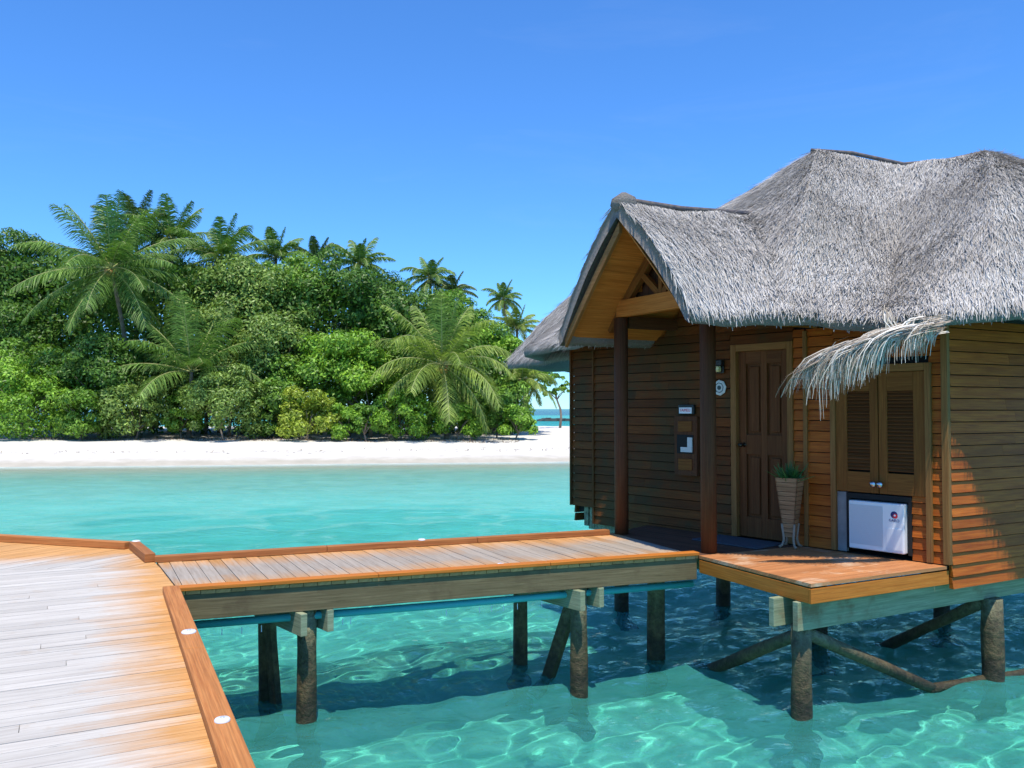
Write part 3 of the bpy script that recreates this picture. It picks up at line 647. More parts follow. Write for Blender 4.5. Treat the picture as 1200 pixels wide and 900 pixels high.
class Loft:
    """surface between a top polyline and an eave polyline, with bulge; columns x rows of points"""
    def __init__(s, tops, eaves, bulge, sub=8, rows=18, thick=.17, closed=False):
        T = np.array(tops, float); E = np.array(eaves, float); B = np.array(bulge, float); m_ = len(T)
        cols = []
        segs = m_ if closed else m_ - 1
        for i in range(segs):
            for q in range(sub):
                a = q / sub; j = (i + 1) % m_; cols.append((T[i] * (1 - a) + T[j] * a, E[i] * (1 - a) + E[j] * a, B[i] * (1 - a) + B[j] * a))
        if not closed: cols.append((T[-1], E[-1], B[-1]))
        s.closed = closed; t = np.linspace(0, 1, rows)
        G = np.array([[c_[0] * (1 - tt) + c_[1] * tt + np.array([0, 0, 1.]) * c_[2] * math.sin(math.pi * min(1, tt * 1.0)) for tt in t] for c_ in cols])
        # uneven thatch
        X, Y = G[..., 0], G[..., 1]; wob = .035 * snoise(X * 2.1, Y * 2.4 + G[..., 2], 1.) + .015 * snoise(X * 6.1, Y * 5.4, 4.)
        G[..., 2] += wob
        s.G = G; s.rows = rows; s.thick = thick
    def mesh(s):
        G = s.G; nc, nr = G.shape[:2]; th = s.thick
        d = G[:, -1] - G[:, -2]; d /= np.linalg.norm(d, axis=1)[:, None]
        lip1 = G[:, -1] + d * .04 + np.array([0, 0, -.06]); lip2 = G[:, -1] + d * .02 + np.array([0, 0, -th * .8]); under = G - np.array([0, 0, th]); under[:, -1] = G[:, -1] - d * .10 - np.array([0, 0, th * 1.05])
        A = np.concatenate([G, lip1[:, None], lip2[:, None], under[:, ::-1]], 1); m_ = A.shape[1]
        V = A.reshape(-1, 3); F = []
        for i in range(nc if s.closed else nc - 1):
            j = (i + 1) % nc
            for k in range(m_ - 1): F.append([i * m_ + k, i * m_ + k + 1, j * m_ + k + 1, j * m_ + k])
        if not s.closed:
            for i in (0, nc - 1):
                for k in range(m_ // 2 - 1): q = [i * m_ + k, i * m_ + k + 1, i * m_ + m_ - 2 - k, i * m_ + m_ - 1 - k]; F.append(q if i == 0 else q[::-1])
        return V, np.array(F)
    def sample(s, density, crange=None):
        G = s.G; nc, nr = G.shape[:2]; N = nc if s.closed else nc - 1
        Gn = np.concatenate([G, G[:1]], 0) if s.closed else G
        P00, P01, P10, P11 = Gn[:-1, :-1], Gn[:-1, 1:], Gn[1:, :-1], Gn[1:, 1:]
        n1 = np.cross(P11 - P00, P01 - P10); ar = np.linalg.norm(n1, axis=-1) / 2
        if crange is not None:
            msk = np.zeros(N); msk[crange[0]:crange[1]] = 1; ar = ar * msk[:, None]
        k = int(ar.sum() * density); idx = rng.choice(ar.size, k, p=(ar / ar.sum()).ravel()); ci, ri = np.unravel_index(idx, ar.shape)
        a = rng.random(k)[:, None]; t = rng.random(k)[:, None]
        P = (P00[ci, ri] * (1 - a) + P10[ci, ri] * a) * (1 - t) + (P01[ci, ri] * (1 - a) + P11[ci, ri] * a) * t
        D = (P01[ci, ri] - P00[ci, ri]) * (1 - a) + (P11[ci, ri] - P10[ci, ri]) * a; D /= np.linalg.norm(D, axis=1)[:, None]
        Nn = n1[ci, ri]; Nn /= np.maximum(np.linalg.norm(Nn, axis=1)[:, None], 1e-9); Nn *= np.sign(Nn[:, 2:3] + 1e-9)
        return P, D, Nn
    def fringe(s, density):
        G = s.G; E = G[:, -1]; E0 = G[:, -2]; N = len(E) - (0 if s.closed else 1); En = np.roll(E, -1, 0); L = np.linalg.norm(En - E, axis=1)[:N]
        k = int(L.sum() * density); i = rng.choice(N, k, p=L / L.sum()); a = rng.random(k)[:, None]
        P = E[i] * (1 - a) + En[i] * a; d = (E - E0)[i]; d /= np.linalg.norm(d, axis=1)[:, None]
        P = P - d * rng.uniform(.02, .16, k)[:, None]; P[:, 2] -= rng.uniform(0, s.thick * .9, k)
        D = d + np.array([0, 0, -.35]); Nn = np.cross(np.cross(d, [0, 0, 1.]), d); Nn /= np.maximum(np.linalg.norm(Nn, axis=1)[:, None], 1e-9)
        return P, D, Nn
def build_roof(name, parts_, dens, fr=500):
    Vs, Fs, off = [], [], 0
    for L_, dn, cr in parts_:
        if cr and cr[0] > 40: continue
        V, F = L_.mesh(); Vs.append(V); Fs.append(F + off); off += len(V)
    o = npmesh(name, np.concatenate(Vs), np.concatenate(Fs), thatch_base, house)
    Vs, Fs, off = [], [], 0
    for L_, dn, cr in parts_:
        for (P, D, Nn), kw in ((L_.sample(dn, cr), {}), (L_.fringe(fr if not (cr and cr[0] > 40) else 40), dict(length=(.03, .075), lift=.004, width=(.003, .006), jit=.18))):
            V, F = strands('', None, P, D, Nn, None, **kw); Vs.append(V); Fs.append(F + off); off += len(V)
    npmesh('straw', np.concatenate(Vs), np.concatenate(Fs), thatch, o)
    return o
A_ = (4.16, 11.5, 6.28); S_ = (5.25, 11.35, 6.02); B_ = (6.16, 11.0, 6.08); B2 = (7.4, 12.2, 5.9); BK = (5.2, 13.5, 6.0)
main = Loft([A_, A_, A_, A_, S_, B_, B_, B2, BK, BK],
            [(.2, 12.3, 3.62), (.95, 11.1, 3.70), (2.47, 10.03, 4.96), (2.60, 8.05, 3.70), (3.44, 7.88, 3.58), (4.5, 7.84, 3.74), (7.3, 7.62, 3.78), (9.2, 10.6, 3.8), (8.3, 15.2, 3.7), (2.2, 15.6, 3.7)],
            [.14, .08, -.12, .16, -.36, .36, .22, .2, .2, .2], closed=True)
C0 = Vector((1.15, 9.31)); Rg = lambda s_, z: (C0.x + uR.x * s_, C0.y + uR.y * s_, z)
gR = Loft([Rg(0, 5.05), Rg(.9, 5.04), Rg(1.8, 5.09), Rg(2.75, 5.15)], [(1.72, 8.30, 3.79), (2.0, 8.17, 3.73), (2.4, 8.07, 3.70), (2.9, 7.98, 3.68)], [.08, .08, .08, .08], thick=.2)
gp2 = C0 + gp * 1.19
gL = Loft([Rg(2.75, 5.1), Rg(1.2, 5.04), Rg(0, 5.05)], [(gp2.x + uR.x * 2.2, gp2.y + uR.y * 2.2, 3.72), (gp2.x + uR.x * 1.2, gp2.y + uR.y * 1.2, 3.70), (gp2.x, gp2.y, 3.70)], [.08, .12, .12], thick=.2)
rear = Loft([(2.5, 14.5, 5.6), (2.5, 14.5, 5.6), (2.5, 14.5, 5.6), (2.5, 14.5, 5.6)], [(1.6, 17.2, 3.6), (-.05, 13.55, 3.55), (.9, 12.2, 3.6), (3, 12.4, 3.7)], [.25, .25, .2, .1])
build_roof('main_roof', [(main, 5400, (2, 54)), (main, 900, (54, 80))], 0)
build_roof('gable_roof', [(gR, 5200, None), (gL, 2000, None)], 0, 700)
build_roof('rear_roof', [(rear, 900, None)], 0)
# ridge caps: dark netting rolls along the ridges
m_cap = plain('dark ridge netting', (.06, .06, .075), .8, nscale=14, c2=(.17, .13, .11))
mb = MB(); mb.tube([Rg(.12, 5.055), Rg(.9, 5.05), Rg(1.8, 5.10), Rg(2.55, 5.15)], .027, 8, wob=.5); mb.build('ridge_cap', m_cap, house, smooth=True)
mb = MB(); mb.tube([Vector(A_) + Vector((-.1, 0, -.02)), Vector(A_).lerp(Vector(S_), .4) + Vector((0, 0, .03)), Vector(S_) + Vector((0, 0, .01)), Vector(B_).lerp(Vector(S_), .5) + Vector((0, 0, -.03)), Vector(B_) + Vector((0, 0, .0)), Vector(B_).lerp(Vector(B2), .5)], .028, 8, wob=.5); mb.build('ridge_cap', m_cap, house, smooth=True)
mb = MB(); mb.tube([Rg(-.03, 4.98), Rg(.1, 5.03), Rg(.22, 5.03)], [.07, .10, .07], 10, wob=.3); mb.build('ridge_cap', thatch_base, house, smooth=True)

# gable: soffit, barge boards, truss, infill
def Gp(s_, w, z): q = C0 + uR * s_ + gp * w; return Vector((q.x, q.y, z))
zi = lambda w: 4.80 - abs(w) / 1.19 * 1.27 + .02 * math.sin(math.pi * min(1, abs(w) / 1.19))
for sg in (1, -1):
    mb = MB(); N_ = 12
    for k in range(N_):
        w0, w1 = sg * 1.10 * k / N_, sg * 1.10 * (k + 1) / N_; e = .03
        a, b_ = Gp(.06, w0, zi(w0) - .01), Gp(.06, w1 * .997 , zi(w1) - .01); c_, d_ = Gp(2.2, w1 * .997, zi(w1) - .01), Gp(2.2, w0, zi(w0) - .01)
        up = Vector((0, 0, .018)); mb.long = Vector((uR.x, uR.y, 0)); mb.hexa([a, b_, c_, d_, a + up, b_ + up, c_ + up, d_ + up]); mb.long = None
    mb.build('soffit', m_soffit, house)
    mb = MB(); pts = [(sg * 1.12 * k / 6) for k in range(7)]
    for k in range(6):
        a, b_ = Gp(.03, pts[k], zi(pts[k]) - .055), Gp(.03, pts[k + 1], zi(pts[k + 1]) - .055)
        U = Vector((0, 0, .06)); T_ = Vector((uR.x, uR.y, 0)) * .04
        mb.hexa([a - U, b_ - U, b_ - U + T_, a - U + T_, a + U, b_ + U, b_ + U + T_, a + U + T_])
    if sg > 0: mb.build('barge_board', m_trim, house)
    mb = MB(); mb.box(Gp(.62, 0, 4.66), Gp(.62, sg * 1.02, 3.72), (uR.x, uR.y, 0), .11, .08); mb.build('rafter', m_cab, house, bevel=.004)
    mb = MB(); mb.box(Gp(.62, sg * .04, 4.06), Gp(.62, sg * .36, 4.33), (uR.x, uR.y, 0), .07, .06); mb.build('strut', m_cab, house)
mb = MB(); mb.box(Gp(.60, -.80, 3.95), Gp(.60, .80, 3.95), (0, 0, 1), .09, .20); mb.build('tie_beam', m_soffit, house, bevel=.004)
mb = MB(); mb.box(Gp(.62, 0, 4.05), Gp(.62, 0, 4.62), (uR.x, uR.y, 0), .06, .06); mb.build('king_post', m_cab, house)
mb = MB()
for k in range(16):
    w = -1.0 + k * .125; zt = min(zi(w), zi(w + .12)) - .02
    if zt > 3.98: mb.hexa([Gp(.72, w, 3.95), Gp(.72, w + .12, 3.95), Gp(.745, w + .12, 3.95), Gp(.745, w, 3.95), Gp(.72, w, zt), Gp(.72, w + .12, zt), Gp(.745, w + .12, zt), Gp(.745, w, zt)])
mb.build('gable_infill', wood('dark gable boards', (.07, .03, .016), (.12, .055, .03), var=.2), house)
mb = MB()   # eave purlins on the posts, out to the wall
for w, s1 in ((-.72, 2.2), (.80, 1.75)): mb.box(Gp(.72, w, 3.80), Gp(s1, w, 3.80), (0, 0, 1), .08, .14)
mb.build('purlin', m_post, house)
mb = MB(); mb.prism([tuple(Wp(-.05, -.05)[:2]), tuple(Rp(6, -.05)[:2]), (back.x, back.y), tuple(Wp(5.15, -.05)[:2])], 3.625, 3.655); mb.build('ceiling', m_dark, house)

# ---------------------------------------------------------------- things at the porch
loose, n, l, b = newmat('pale loose straw'); geo = n.new('ShaderNodeNewGeometry')
r_ = ramp(n, [(0, (.20, .15, .10)), (.4, (.46, .38, .29)), (.8, (.74, .67, .57)), (1, (.86, .81, .73))]); l.new(geo.outputs['Random Per Island'], r_.inputs[0]); l.new(r_.outputs[0], b.inputs['Base Color']); b.inputs['Roughness'].default_value = .8
def droop_bundle():
    Vs, Fs = [], []; off = 0
    C = np.array([[3.90, 7.70, 3.52], [3.56, 7.68, 3.46], [3.20, 7.68, 3.35], [2.80, 7.74, 3.20], [2.42, 7.80, 3.00]])
    for cl in range(66):          # tufts of straws that hang together
        T0 = rng.random() ** 1.15 * 2.9; LL = rng.uniform(.22, .55) * (1.4 if .7 < T0 < 2.3 else .9); FALL = rng.uniform(.1, 1.1); STAY = rng.uniform(.1, .5); SW = rng.normal(0, .16, 2)
        rad = .085 - .018 * T0; off0 = rng.normal(0, rad * .6, 3) * np.array([.6, 1, 1])
        for k in range(rng.integers(9, 24)):
            t0 = np.clip(T0 + rng.normal(0, .06), 0, 3.3); L = LL * rng.uniform(.55, 1.1)
            p = np.array([np.interp(t0, range(5), C[:, q]) for q in range(3)]) + off0 + rng.normal(0, .016, 3)
            pts = [p.copy()]
            for q in range(6):
                tt = min(t0 + .35 * q, 3.99); k0 = int(tt); along = C[k0 + 1] - C[k0]; along /= np.linalg.norm(along)
                w_ = min(1, max(0, (q / 6 - STAY) * 2.2)); d = along * (1 - w_ * .86) + np.array([SW[0] * w_ + rng.normal(0, .05), -.03 + SW[1] * w_ + rng.normal(0, .05), -1.25 * w_ * (.5 + FALL)]); d /= np.linalg.norm(d); p = p + d * L / 5; pts.append(p.copy())
            w = rng.uniform(.003, .009); an = rng.uniform(0, 3.14); s_ = np.array([math.cos(an), math.sin(an) * .8, .3])
            for jj, q in enumerate(pts): ww = w * (1 - .13 * jj); Vs += [q - s_ * ww, q + s_ * ww]
            for jj in range(6): i = off + 2 * jj; Fs.append([i, i + 1, i + 3, i + 2])
            off += 14
    for k in range(10):        # long straws still tied up to the eave
        a = np.array([3.42 + rng.normal(0, .02), 7.76, 3.62 + rng.uniform(-.02, .08)]); b0 = np.array([3.44 + rng.normal(0, .05), 7.66, 3.44]); m = (a + b0) / 2 + np.array([rng.normal(-.04, .03), -.06, 0])
        for q in (a, m, b0): Vs += [q - np.array([.004, 0, 0]), q + np.array([.004, 0, 0])]
        Fs += [[off, off + 1, off + 3, off + 2], [off + 2, off + 3, off + 5, off + 4]]; off += 6
    return np.array(Vs), np.array(Fs)
V, F = droop_bundle()
tb = npmesh('loose_thatch', V, F, loose); tag(tb, 'pale bundle of loose thatch hanging below the eave over the cabinet', 'thatch bundle')

lamp = empty('wall_lamp', Wp(2.63, .03, 3.25), 'small black wall lamp with pale yellow glass left of the door', 'wall lamp')
mb = MB(); fbox(mb, Wp, 2.53, 2.73, .03, .10, 3.26, 3.33); fbox(mb, Wp, 2.53, 2.73, .03, .05, 3.17, 3.26); mb.build('housing', plain('black metal', (.015, .015, .015), .5), lamp, bevel=.01)
mb = MB(); fbox(mb, Wp, 2.555, 2.705, .05, .12, 3.185, 3.258); mb.build('shade', plain('yellow glass', (.62, .60, .30), .3), lamp, bevel=.02)
plate = empty('door_plaque', Wp(2.60, .03, 3.0), 'round pale plaque with a dark centre under the wall lamp', 'plaque')
mb = MB(); mb.lathe(Wp(2.60, .03, 3.0), [(0, .012), (.085, .012), (.095, .006), (.095, 0)], 8, axis=ax3); mb.build('disc', plain('pale enamel', (.55, .60, .58), .4), plate)
mb = MB(); mb.lathe(Wp(2.60, .044, 3.0), [(.055, .003), (.062, .003), (.062, 0), (.055, 0)], 8, axis=ax3); mb.lathe(Wp(2.60, .044, 3.0), [(0, .003), (.028, .003), (.028, 0)], 6, axis=ax3); mb.build('emblem', plain('dark teal ink', (.02, .05, .05), .5), plate)

nb = empty('letter_box', Wp(3.06, .03, 2.0), 'wooden wall box with three framed panels left of the front post', 'wall box')
mb = MB(); fbox(mb, Wp, 2.89, 3.24, .03, .10, 1.93, 2.66); mb.build('case', m_post, nb, bevel=.008)
for z0, z1 in ((2.47, 2.60), (2.00, 2.14)):
    mb = MB(); fbox(mb, Wp, 2.96, 3.17, .10, .112, z0, z1); mb.build('panel', m_cab, nb, bevel=.006)
mb = MB(); fbox(mb, Wp, 2.94, 3.19, .1, .106, 2.2, 2.43); mb.build('opening_shade', m_dark, nb)  # black plate on the case stands in for a shaded hollow
mb = MB(); fbox(mb, Wp, 2.95, 3.12, .106, .125, 2.22, 2.28); fbox(mb, Wp, 2.95, 3.02, .106, .12, 2.28, 2.40); mb.build('paper', plain('pale paper', (.55, .58, .56), .8), nb)
sg_ = empty('name_sign', Wp(3.08, .05, 2.74), 'small white sign with red lettering on a dark mount above the wooden wall box', 'sign')
mb = MB(); fbox(mb, Wp, 2.96, 3.20, .03, .07, 2.68, 2.80); mb.build('mount', plain('dark green metal', (.01, .02, .02), .5), sg_, bevel=.01)
mb = MB(); fbox(mb, Wp, 2.985, 3.175, .07, .078, 2.692, 2.765); mb.build('plate', m_white, sg_)
text('FAMEU', .05, plain('red ink on sign', (.65, .03, .08), .5), Wp(3.08, .0795, 2.73), (-vW.x, -vW.y, 0), (0, 0, 1), sg_)

mat_o = MB(); fbox(mat_o, Wp, 1.72, 2.58, .08, .60, DZ + .001, DZ + .018); o = mat_o.build('doormat', plain('grey blue coir', (.075, .08, .095), .95, nscale=60, c2=(.045, .05, .06), bmp=.01), bevel=.004); tag(o, 'flat grey blue doormat in front of the closed door', 'doormat')

# planter
pc = Vector((3.01, 9.27)); pl = empty('planter', (pc.x, pc.y, DZ), 'tall tapered wooden planter on four splayed feet beside the door', 'planter')
mb = MB(); top_r, bot_r = .16, .075; rot = R(8)
def sq(r, z, c=pc): return [Vector((c.x + r * math.cos(rot + R(45) * 0 + math.pi / 2 * k), c.y + r * math.sin(rot + math.pi / 2 * k), z)) for k in range(4)]
b0, t0 = sq(bot_r, DZ + .12), sq(top_r + .012, DZ + .76)
for k in range(4):   # slatted sides
    a, b_ = b0[k], b0[(k + 1) % 4]; c_, d_ = t0[(k + 1) % 4], t0[k]
    inn = (Vector((pc.x, pc.y, 0)) - (a + b_) / 2); inn.z = 0; inn = inn.normalized() * .012
    N_ = 13
    for q in range(N_):
        u0, u1 = q / N_, (q + .9) / N_; P = [a.lerp(d_, u0), b_.lerp(c_, u0), b_.lerp(c_, u1), a.lerp(d_, u1)]
        mb.hexa([P[0], P[1], P[1] + inn, P[0] + inn, P[3], P[2], P[2] + inn, P[3] + inn])
mb.build('pot', wood('planter wood', (.26, .13, .06), (.40, .23, .12), var=.2), pl)
mb = MB()
for k in range(4): a = b0[k]; mb.tube([t0[k].lerp(b0[k], .78), a, a + Vector((0, 0, -.04)), Vector((a.x, a.y, DZ + .03)) + (a - Vector((pc.x, pc.y, a.z))) * .25, Vector((a.x, a.y, DZ + .012)) + (a - Vector((pc.x, pc.y, a.z))) * .7], [.012, .014, .014, .013, .016], 8)
mb.build('frame', plain('tan bent rod', (.30, .22, .15), .6), pl, smooth=True)
k_ = 220; th = rng.uniform(0, 6.28, k_); inc = rng.uniform(.1, 1.1, k_)
P = np.stack([pc.x + rng.normal(0, .03, k_), pc.y + rng.normal(0, .03, k_), np.full(k_, DZ + .70)], 1); D = np.stack([np.sin(inc) * np.cos(th), np.sin(inc) * np.sin(th), np.cos(inc)], 1)
V, F = strands('', None, P, D, np.cross(D, rng.normal(size=(k_, 3))), None, length=(.10, .25), width=(.003, .007), jit=.35)
m_plant = plain('fern green', (.035, .13, .025), .5); npmesh('plant', V, F, m_plant, pl)

# flat white markers on the kerbs
def marker(p, z, label, r=.042):
    t_ = empty('deck_marker', (p[0], p[1], z), label, 'marker light', 'white markers on the kerbs')
    mb = MB(); mb.lathe((p[0], p[1], z), [(r, 0), (r, .008), (r * .85, .014), (0, .0155)], 16); mb.build('base', m_white, t_, smooth=True)
    mb = MB(); mb.lathe((p[0], p[1], z + .016), [(r * .3, 0), (r * .25, .004), (0, .005)], 12); mb.build('lens', plain('grey lens', (.45, .48, .55), .3), t_, smooth=True)
q = JA - jd * 1.62 + jn * .06; marker(q, DZ + .056, 'white round marker on the jetty kerb nearest the walkway corner', .046)
q = JA - jd * 3.35 + jn * .06; marker(q, DZ + .056, 'white round marker on the jetty kerb at the bottom of the picture', .036)
marker(J2 + Vector((-.02, -.03)), DZ + .078, 'white round marker at the far corner of the jetty kerb')
q = FA.lerp(FB, .54) - wnn * .05; marker(q, DZ + .064, 'white round marker on the far kerb halfway along the walkway', .04)
q = WA.lerp(WB, .58) + wnn * .2; marker(q, DZ + .003, 'white round marker lying on the walkway boards inside the near kerb', .036)

# ================================================================= ISLAND VEGETATION
def leafmat(name, c_dark, c_light, trans=.25, rough=.45):
    m, n, l, b = newmat(name); geo = n.new('ShaderNodeNewGeometry')
    r = ramp(n, [(0, c_dark), (.75, c_light), (1, tuple(min(1, x * 1.5) for x in c_light))]); l.new(geo.outputs['Random Per Island'], r.inputs[0])
    f = nz(n, l, geo.outputs['Position'], .5, 3, .6); cc = mix(n, l, .7, r.outputs[0], mix(n, l, ramp_f(n, l, f, .35, .65), (.65, .75, .6), (1.25, 1.15, 1.1)), 'MULTIPLY')
    l.new(cc, b.inputs['Base Color']); b.inputs['Roughness'].default_value = rough; b.inputs['Specular IOR Level'].default_value = .35
    t = n.new('ShaderNodeBsdfTranslucent'); l.new(mix(n, l, 1., cc, (1.2, 1.35, .5), 'MULTIPLY'), t.inputs[0]); ms = n.new('ShaderNodeMixShader'); ms.inputs[0].default_value = trans
    o = [q for q in n if q.type == 'OUTPUT_MATERIAL'][0]; l.new(b.outputs[0], ms.inputs[1]); l.new(t.outputs[0], ms.inputs[2]); l.new(ms.outputs[0], o.inputs[0])
    return m
LM = dict(
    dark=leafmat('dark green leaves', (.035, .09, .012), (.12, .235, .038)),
    mid=leafmat('mid green leaves', (.065, .155, .015), (.20, .36, .05)),
    grey=leafmat('grey green leaves', (.09, .165, .03), (.26, .37, .09)),
    bright=leafmat('bright green leaves', (.08, .19, .015), (.26, .45, .05)),
    yellow=leafmat('yellow green leaves', (.13, .20, .015), (.36, .44, .06)))
m_bark = plain('grey brown bark', (.16, .12, .09), .9, nscale=3, c2=(.26, .21, .16), bmp=.05)
m_palmbark = plain('palm bark', (.24, .19, .14), .9, nscale=4, c2=(.14, .11, .08), bmp=.04)

def crown_mesh(seed, rx, ry, rz, nleaf, leaf, clumps, low=-.35):
    r = np.random.default_rng(seed)
    # clump centres through the outer shell
    c = r.normal(size=(clumps, 3)); c /= np.linalg.norm(c, axis=1)[:, None]; c[:, 2] = np.where(c[:, 2] < low, -c[:, 2] * .6, c[:, 2])
    rad = r.uniform(.45, .95, clumps) ; c = c * rad[:, None] * np.array([rx, ry, rz])
    cr = r.uniform(.42, 1.25, clumps) * (rx * ry * rz) ** (1 / 3) * .34
    per = (cr ** 2 / (cr ** 2).sum() * nleaf).astype(int); idx = np.repeat(np.arange(clumps), per); k = len(idx)
    d = r.normal(size=(k, 3)); d /= np.linalg.norm(d, axis=1)[:, None]
    outd = c[idx] / np.maximum(np.linalg.norm(c[idx], axis=1)[:, None], .01)
    d = d + outd * .55 + np.array([0, 0, .35]); d /= np.linalg.norm(d, axis=1)[:, None]
    p = c[idx] + d * (cr[idx] * r.uniform(.45, 1.05, k) )[:, None] * np.array([1.1, 1.1, .8])
    N = d + r.normal(size=(k, 3)) * .55 + np.array([0, 0, .3]); N /= np.linalg.norm(N, axis=1)[:, None]
    T = np.cross(N, r.normal(size=(k, 3))); T /= np.linalg.norm(T, axis=1)[:, None]; B = np.cross(N, T)
    s = leaf * r.uniform(.6, 1.3, k)[:, None]
    V = np.stack([p - T * s, p - B * s * .42 + N * s * .1, p + T * s, p + B * s * .42 + N * s * .1], 1).reshape(-1, 3)
    F = np.arange(len(V)).reshape(-1, 4)
    return V, F
def tree(name, x, y, top, rx, rz, kind, label, cat, group, seed, leaf=.17, nleaf=5200, clumps=46, trunk_r=.16, sink=0., low=-.35):
    g = float(ground_z(np.array(x), np.array(y))); cz = top - rz * 1.05
    t_ = empty(name, (x, y, g), label, cat, group)
    V, F = crown_mesh(seed, rx, rx * .9, rz, nleaf, leaf, clumps, low); V = V + np.array([x, y, cz])
    V = V[np.repeat((V.reshape(-1, 4, 3)[:, :, 2].min(1) > g + .02), 4)]; F = np.arange(len(V)).reshape(-1, 4)
    npmesh('crown', V, F, LM[kind], t_)
    mb = MB(); r = random.Random(seed); fork = max(g + .3, cz - rz * .6)
    p0 = Vector((x, y, g - .3)); p1 = Vector((x + r.uniform(-.3, .3), y + r.uniform(-.3, .3), fork))
    mb.tube([p0, p0.lerp(p1, .5) + Vector((r.uniform(-.1, .1), 0, 0)), p1], [trunk_r, trunk_r * .8, trunk_r * .65], 8, wob=.2)
    for k in range(7):
        an = k * .9 + r.uniform(-.3, .3); q = Vector((x + math.cos(an) * rx * .62, y + math.sin(an) * rx * .55, cz + rz * r.uniform(-.15, .5)))
        mb.tube([p1 - Vector((0, 0, .1)), p1.lerp(q, .5) + Vector((0, 0, r.uniform(.0, .4))), q], [trunk_r * .45, trunk_r * .3, trunk_r * .1], 6)
    mb.build('trunk', m_bark, t_, smooth=True)
    return t_
def W(px, Z): return (px - 600) / 1000 * Z
def H(py, Z): return CZ + (479 - py) / 1000 * Z

GT = 'trees of the island wood'; GB = 'shrubs along the back of the beach'; GP = 'coconut palms of the island wood'
# name-free table: px, top py, distance, half width px, half height px, kind, label
TREES = [
 (5, 252, 62, 48, 85, 'dark', 'dark round tree at the far left edge, left of the big palm'),
 (62, 300, 63, 52, 75, 'dark', 'dark tree directly left behind the big palm fronds'),
 (180, 268, 66, 62, 80, 'dark', 'dark tree right behind the crown of the big palm'),
 (285, 286, 60, 66, 72, 'grey', 'tall grey green tree in the middle left of the wood'),
 (240, 330, 59, 48, 62, 'grey', 'grey green tree just right of the big palm crown'),
 (345, 292, 62, 50, 60, 'mid', 'tree with dense mid green crown below the row of palm tops'),
 (400, 296, 61, 52, 62, 'dark', 'dark glossy tree at the top centre of the wood'),
 (462, 312, 62, 52, 62, 'dark', 'dark tree below the twin palm tops right of centre'),
 (520, 330, 63, 42, 60, 'mid', 'green tree behind the drooping beach palm'),
 (560, 352, 64, 34, 58, 'mid', 'green tree on the right shoulder of the wood'),
 (325, 352, 58, 58, 70, 'grey', 'broad olive grey tree standing above the yellow shrub'),
 (408, 372, 57, 50, 62, 'bright', 'bright green tree in front of the dark glossy tree'),
 (118, 388, 54.9, 62, 56, 'dark', 'dark shaded tree below the big palm'),
 (30, 345, 60, 50, 62, 'dark', 'dark tree in shade above the left light green shrub'),
 (585, 378, 62, 34, 52, 'bright', 'light green tree below the lone tall palm'),
 (478, 385, 59, 44, 62, 'mid', 'mid green tree left of the drooping beach palm'),
 (575, 425, 60, 40, 48, 'mid', 'green tree between the drooping palm and the thatch eave'),
 (205, 395, 60, 55, 60, 'dark', 'dark tree behind the short leaning palm'),
 (270, 395, 57, 50, 56, 'grey', 'pale olive tree right of the short leaning palm'),
 (20, 398, 56, 55, 55, 'mid', 'mid green leafy tree above the leftmost shrub'),
 (90, 408, 56, 48, 50, 'mid', 'round mid green tree left of the short leaning palm'),
 (345, 420, 56, 45, 45, 'mid', 'small mid green tree directly above the yellow shrub'),
 (435, 415, 56, 45, 48, 'bright', 'bright leafy tree above the bright green beach shrub'),
 (622, 405, 64, 22, 40, 'bright', 'small light green tree seen just left of the thatch eave'),
]
for i, (px, py, Z, hw, hh, kind, lab) in enumerate(TREES):
    rx, rz = hw / 1000 * Z, hh / 1000 * Z
    tree('broadleaf_tree', W(px, Z), Z, H(py, Z), rx * 1.16, rz, kind, lab, 'tree', GT, 100 + i, leaf=.135, nleaf=int(3000 + 900 * rx * rz), clumps=int(22 + 2.4 * rx * rz))
SHRUBS = [
 (28, 425, 52.5, 58, 44, 'bright', 'large light green shrub at the left end of the beach'),
 (95, 452, 52, 34, 30, 'mid', 'low green shrub second from the left on the beach'),
 (158, 438, 53, 52, 38, 'grey', 'wide grey green shrub with bare twigs at its base'),
 (215, 455, 53.5, 26, 28, 'mid', 'small green shrub left of the rounded olive shrub'),
 (262, 420, 52.5, 44, 44, 'grey', 'rounded olive shrub with a brown twiggy base'),
 (318, 455, 54.5, 28, 30, 'dark', 'dark low shrub left of the yellow shrub'),
 (362, 453, 52.5, 38, 28, 'yellow', 'bright yellow green shrub in the middle of the beach'),
 (405, 470, 53, 26, 20, 'bright', 'low bright shrub right of the yellow shrub'),
 (472, 448, 53.5, 40, 31, 'bright', 'bright green shrub left of the drooping palm'),
 (433, 470, 52.8, 22, 20, 'mid', 'small low shrub under the bright leafy tree'),
 (537, 476, 54, 30, 17, 'bright', 'low bright shrub under the drooping palm'),
 (604, 474, 54.5, 24, 20, 'bright', 'bright shrub at the right end of the shrub row'),
 (583, 452, 55.5, 26, 28, 'mid', 'upright green shrub just left of the last shrub'),
]
for i, (px, py, Z, hw, hh, kind, lab) in enumerate(SHRUBS):
    rx, rz = hw / 1000 * Z, hh / 1000 * Z
    tree('beach_shrub', W(px, Z), Z, H(py, Z), rx, (H(py, Z) - .9) / 1.95, kind, lab, 'shrub', GB, 300 + i, leaf=.115, nleaf=int(3600 + 1200 * rx * rz), clumps=int(24 + 4 * rx * rz), trunk_r=.07, low=-.8)

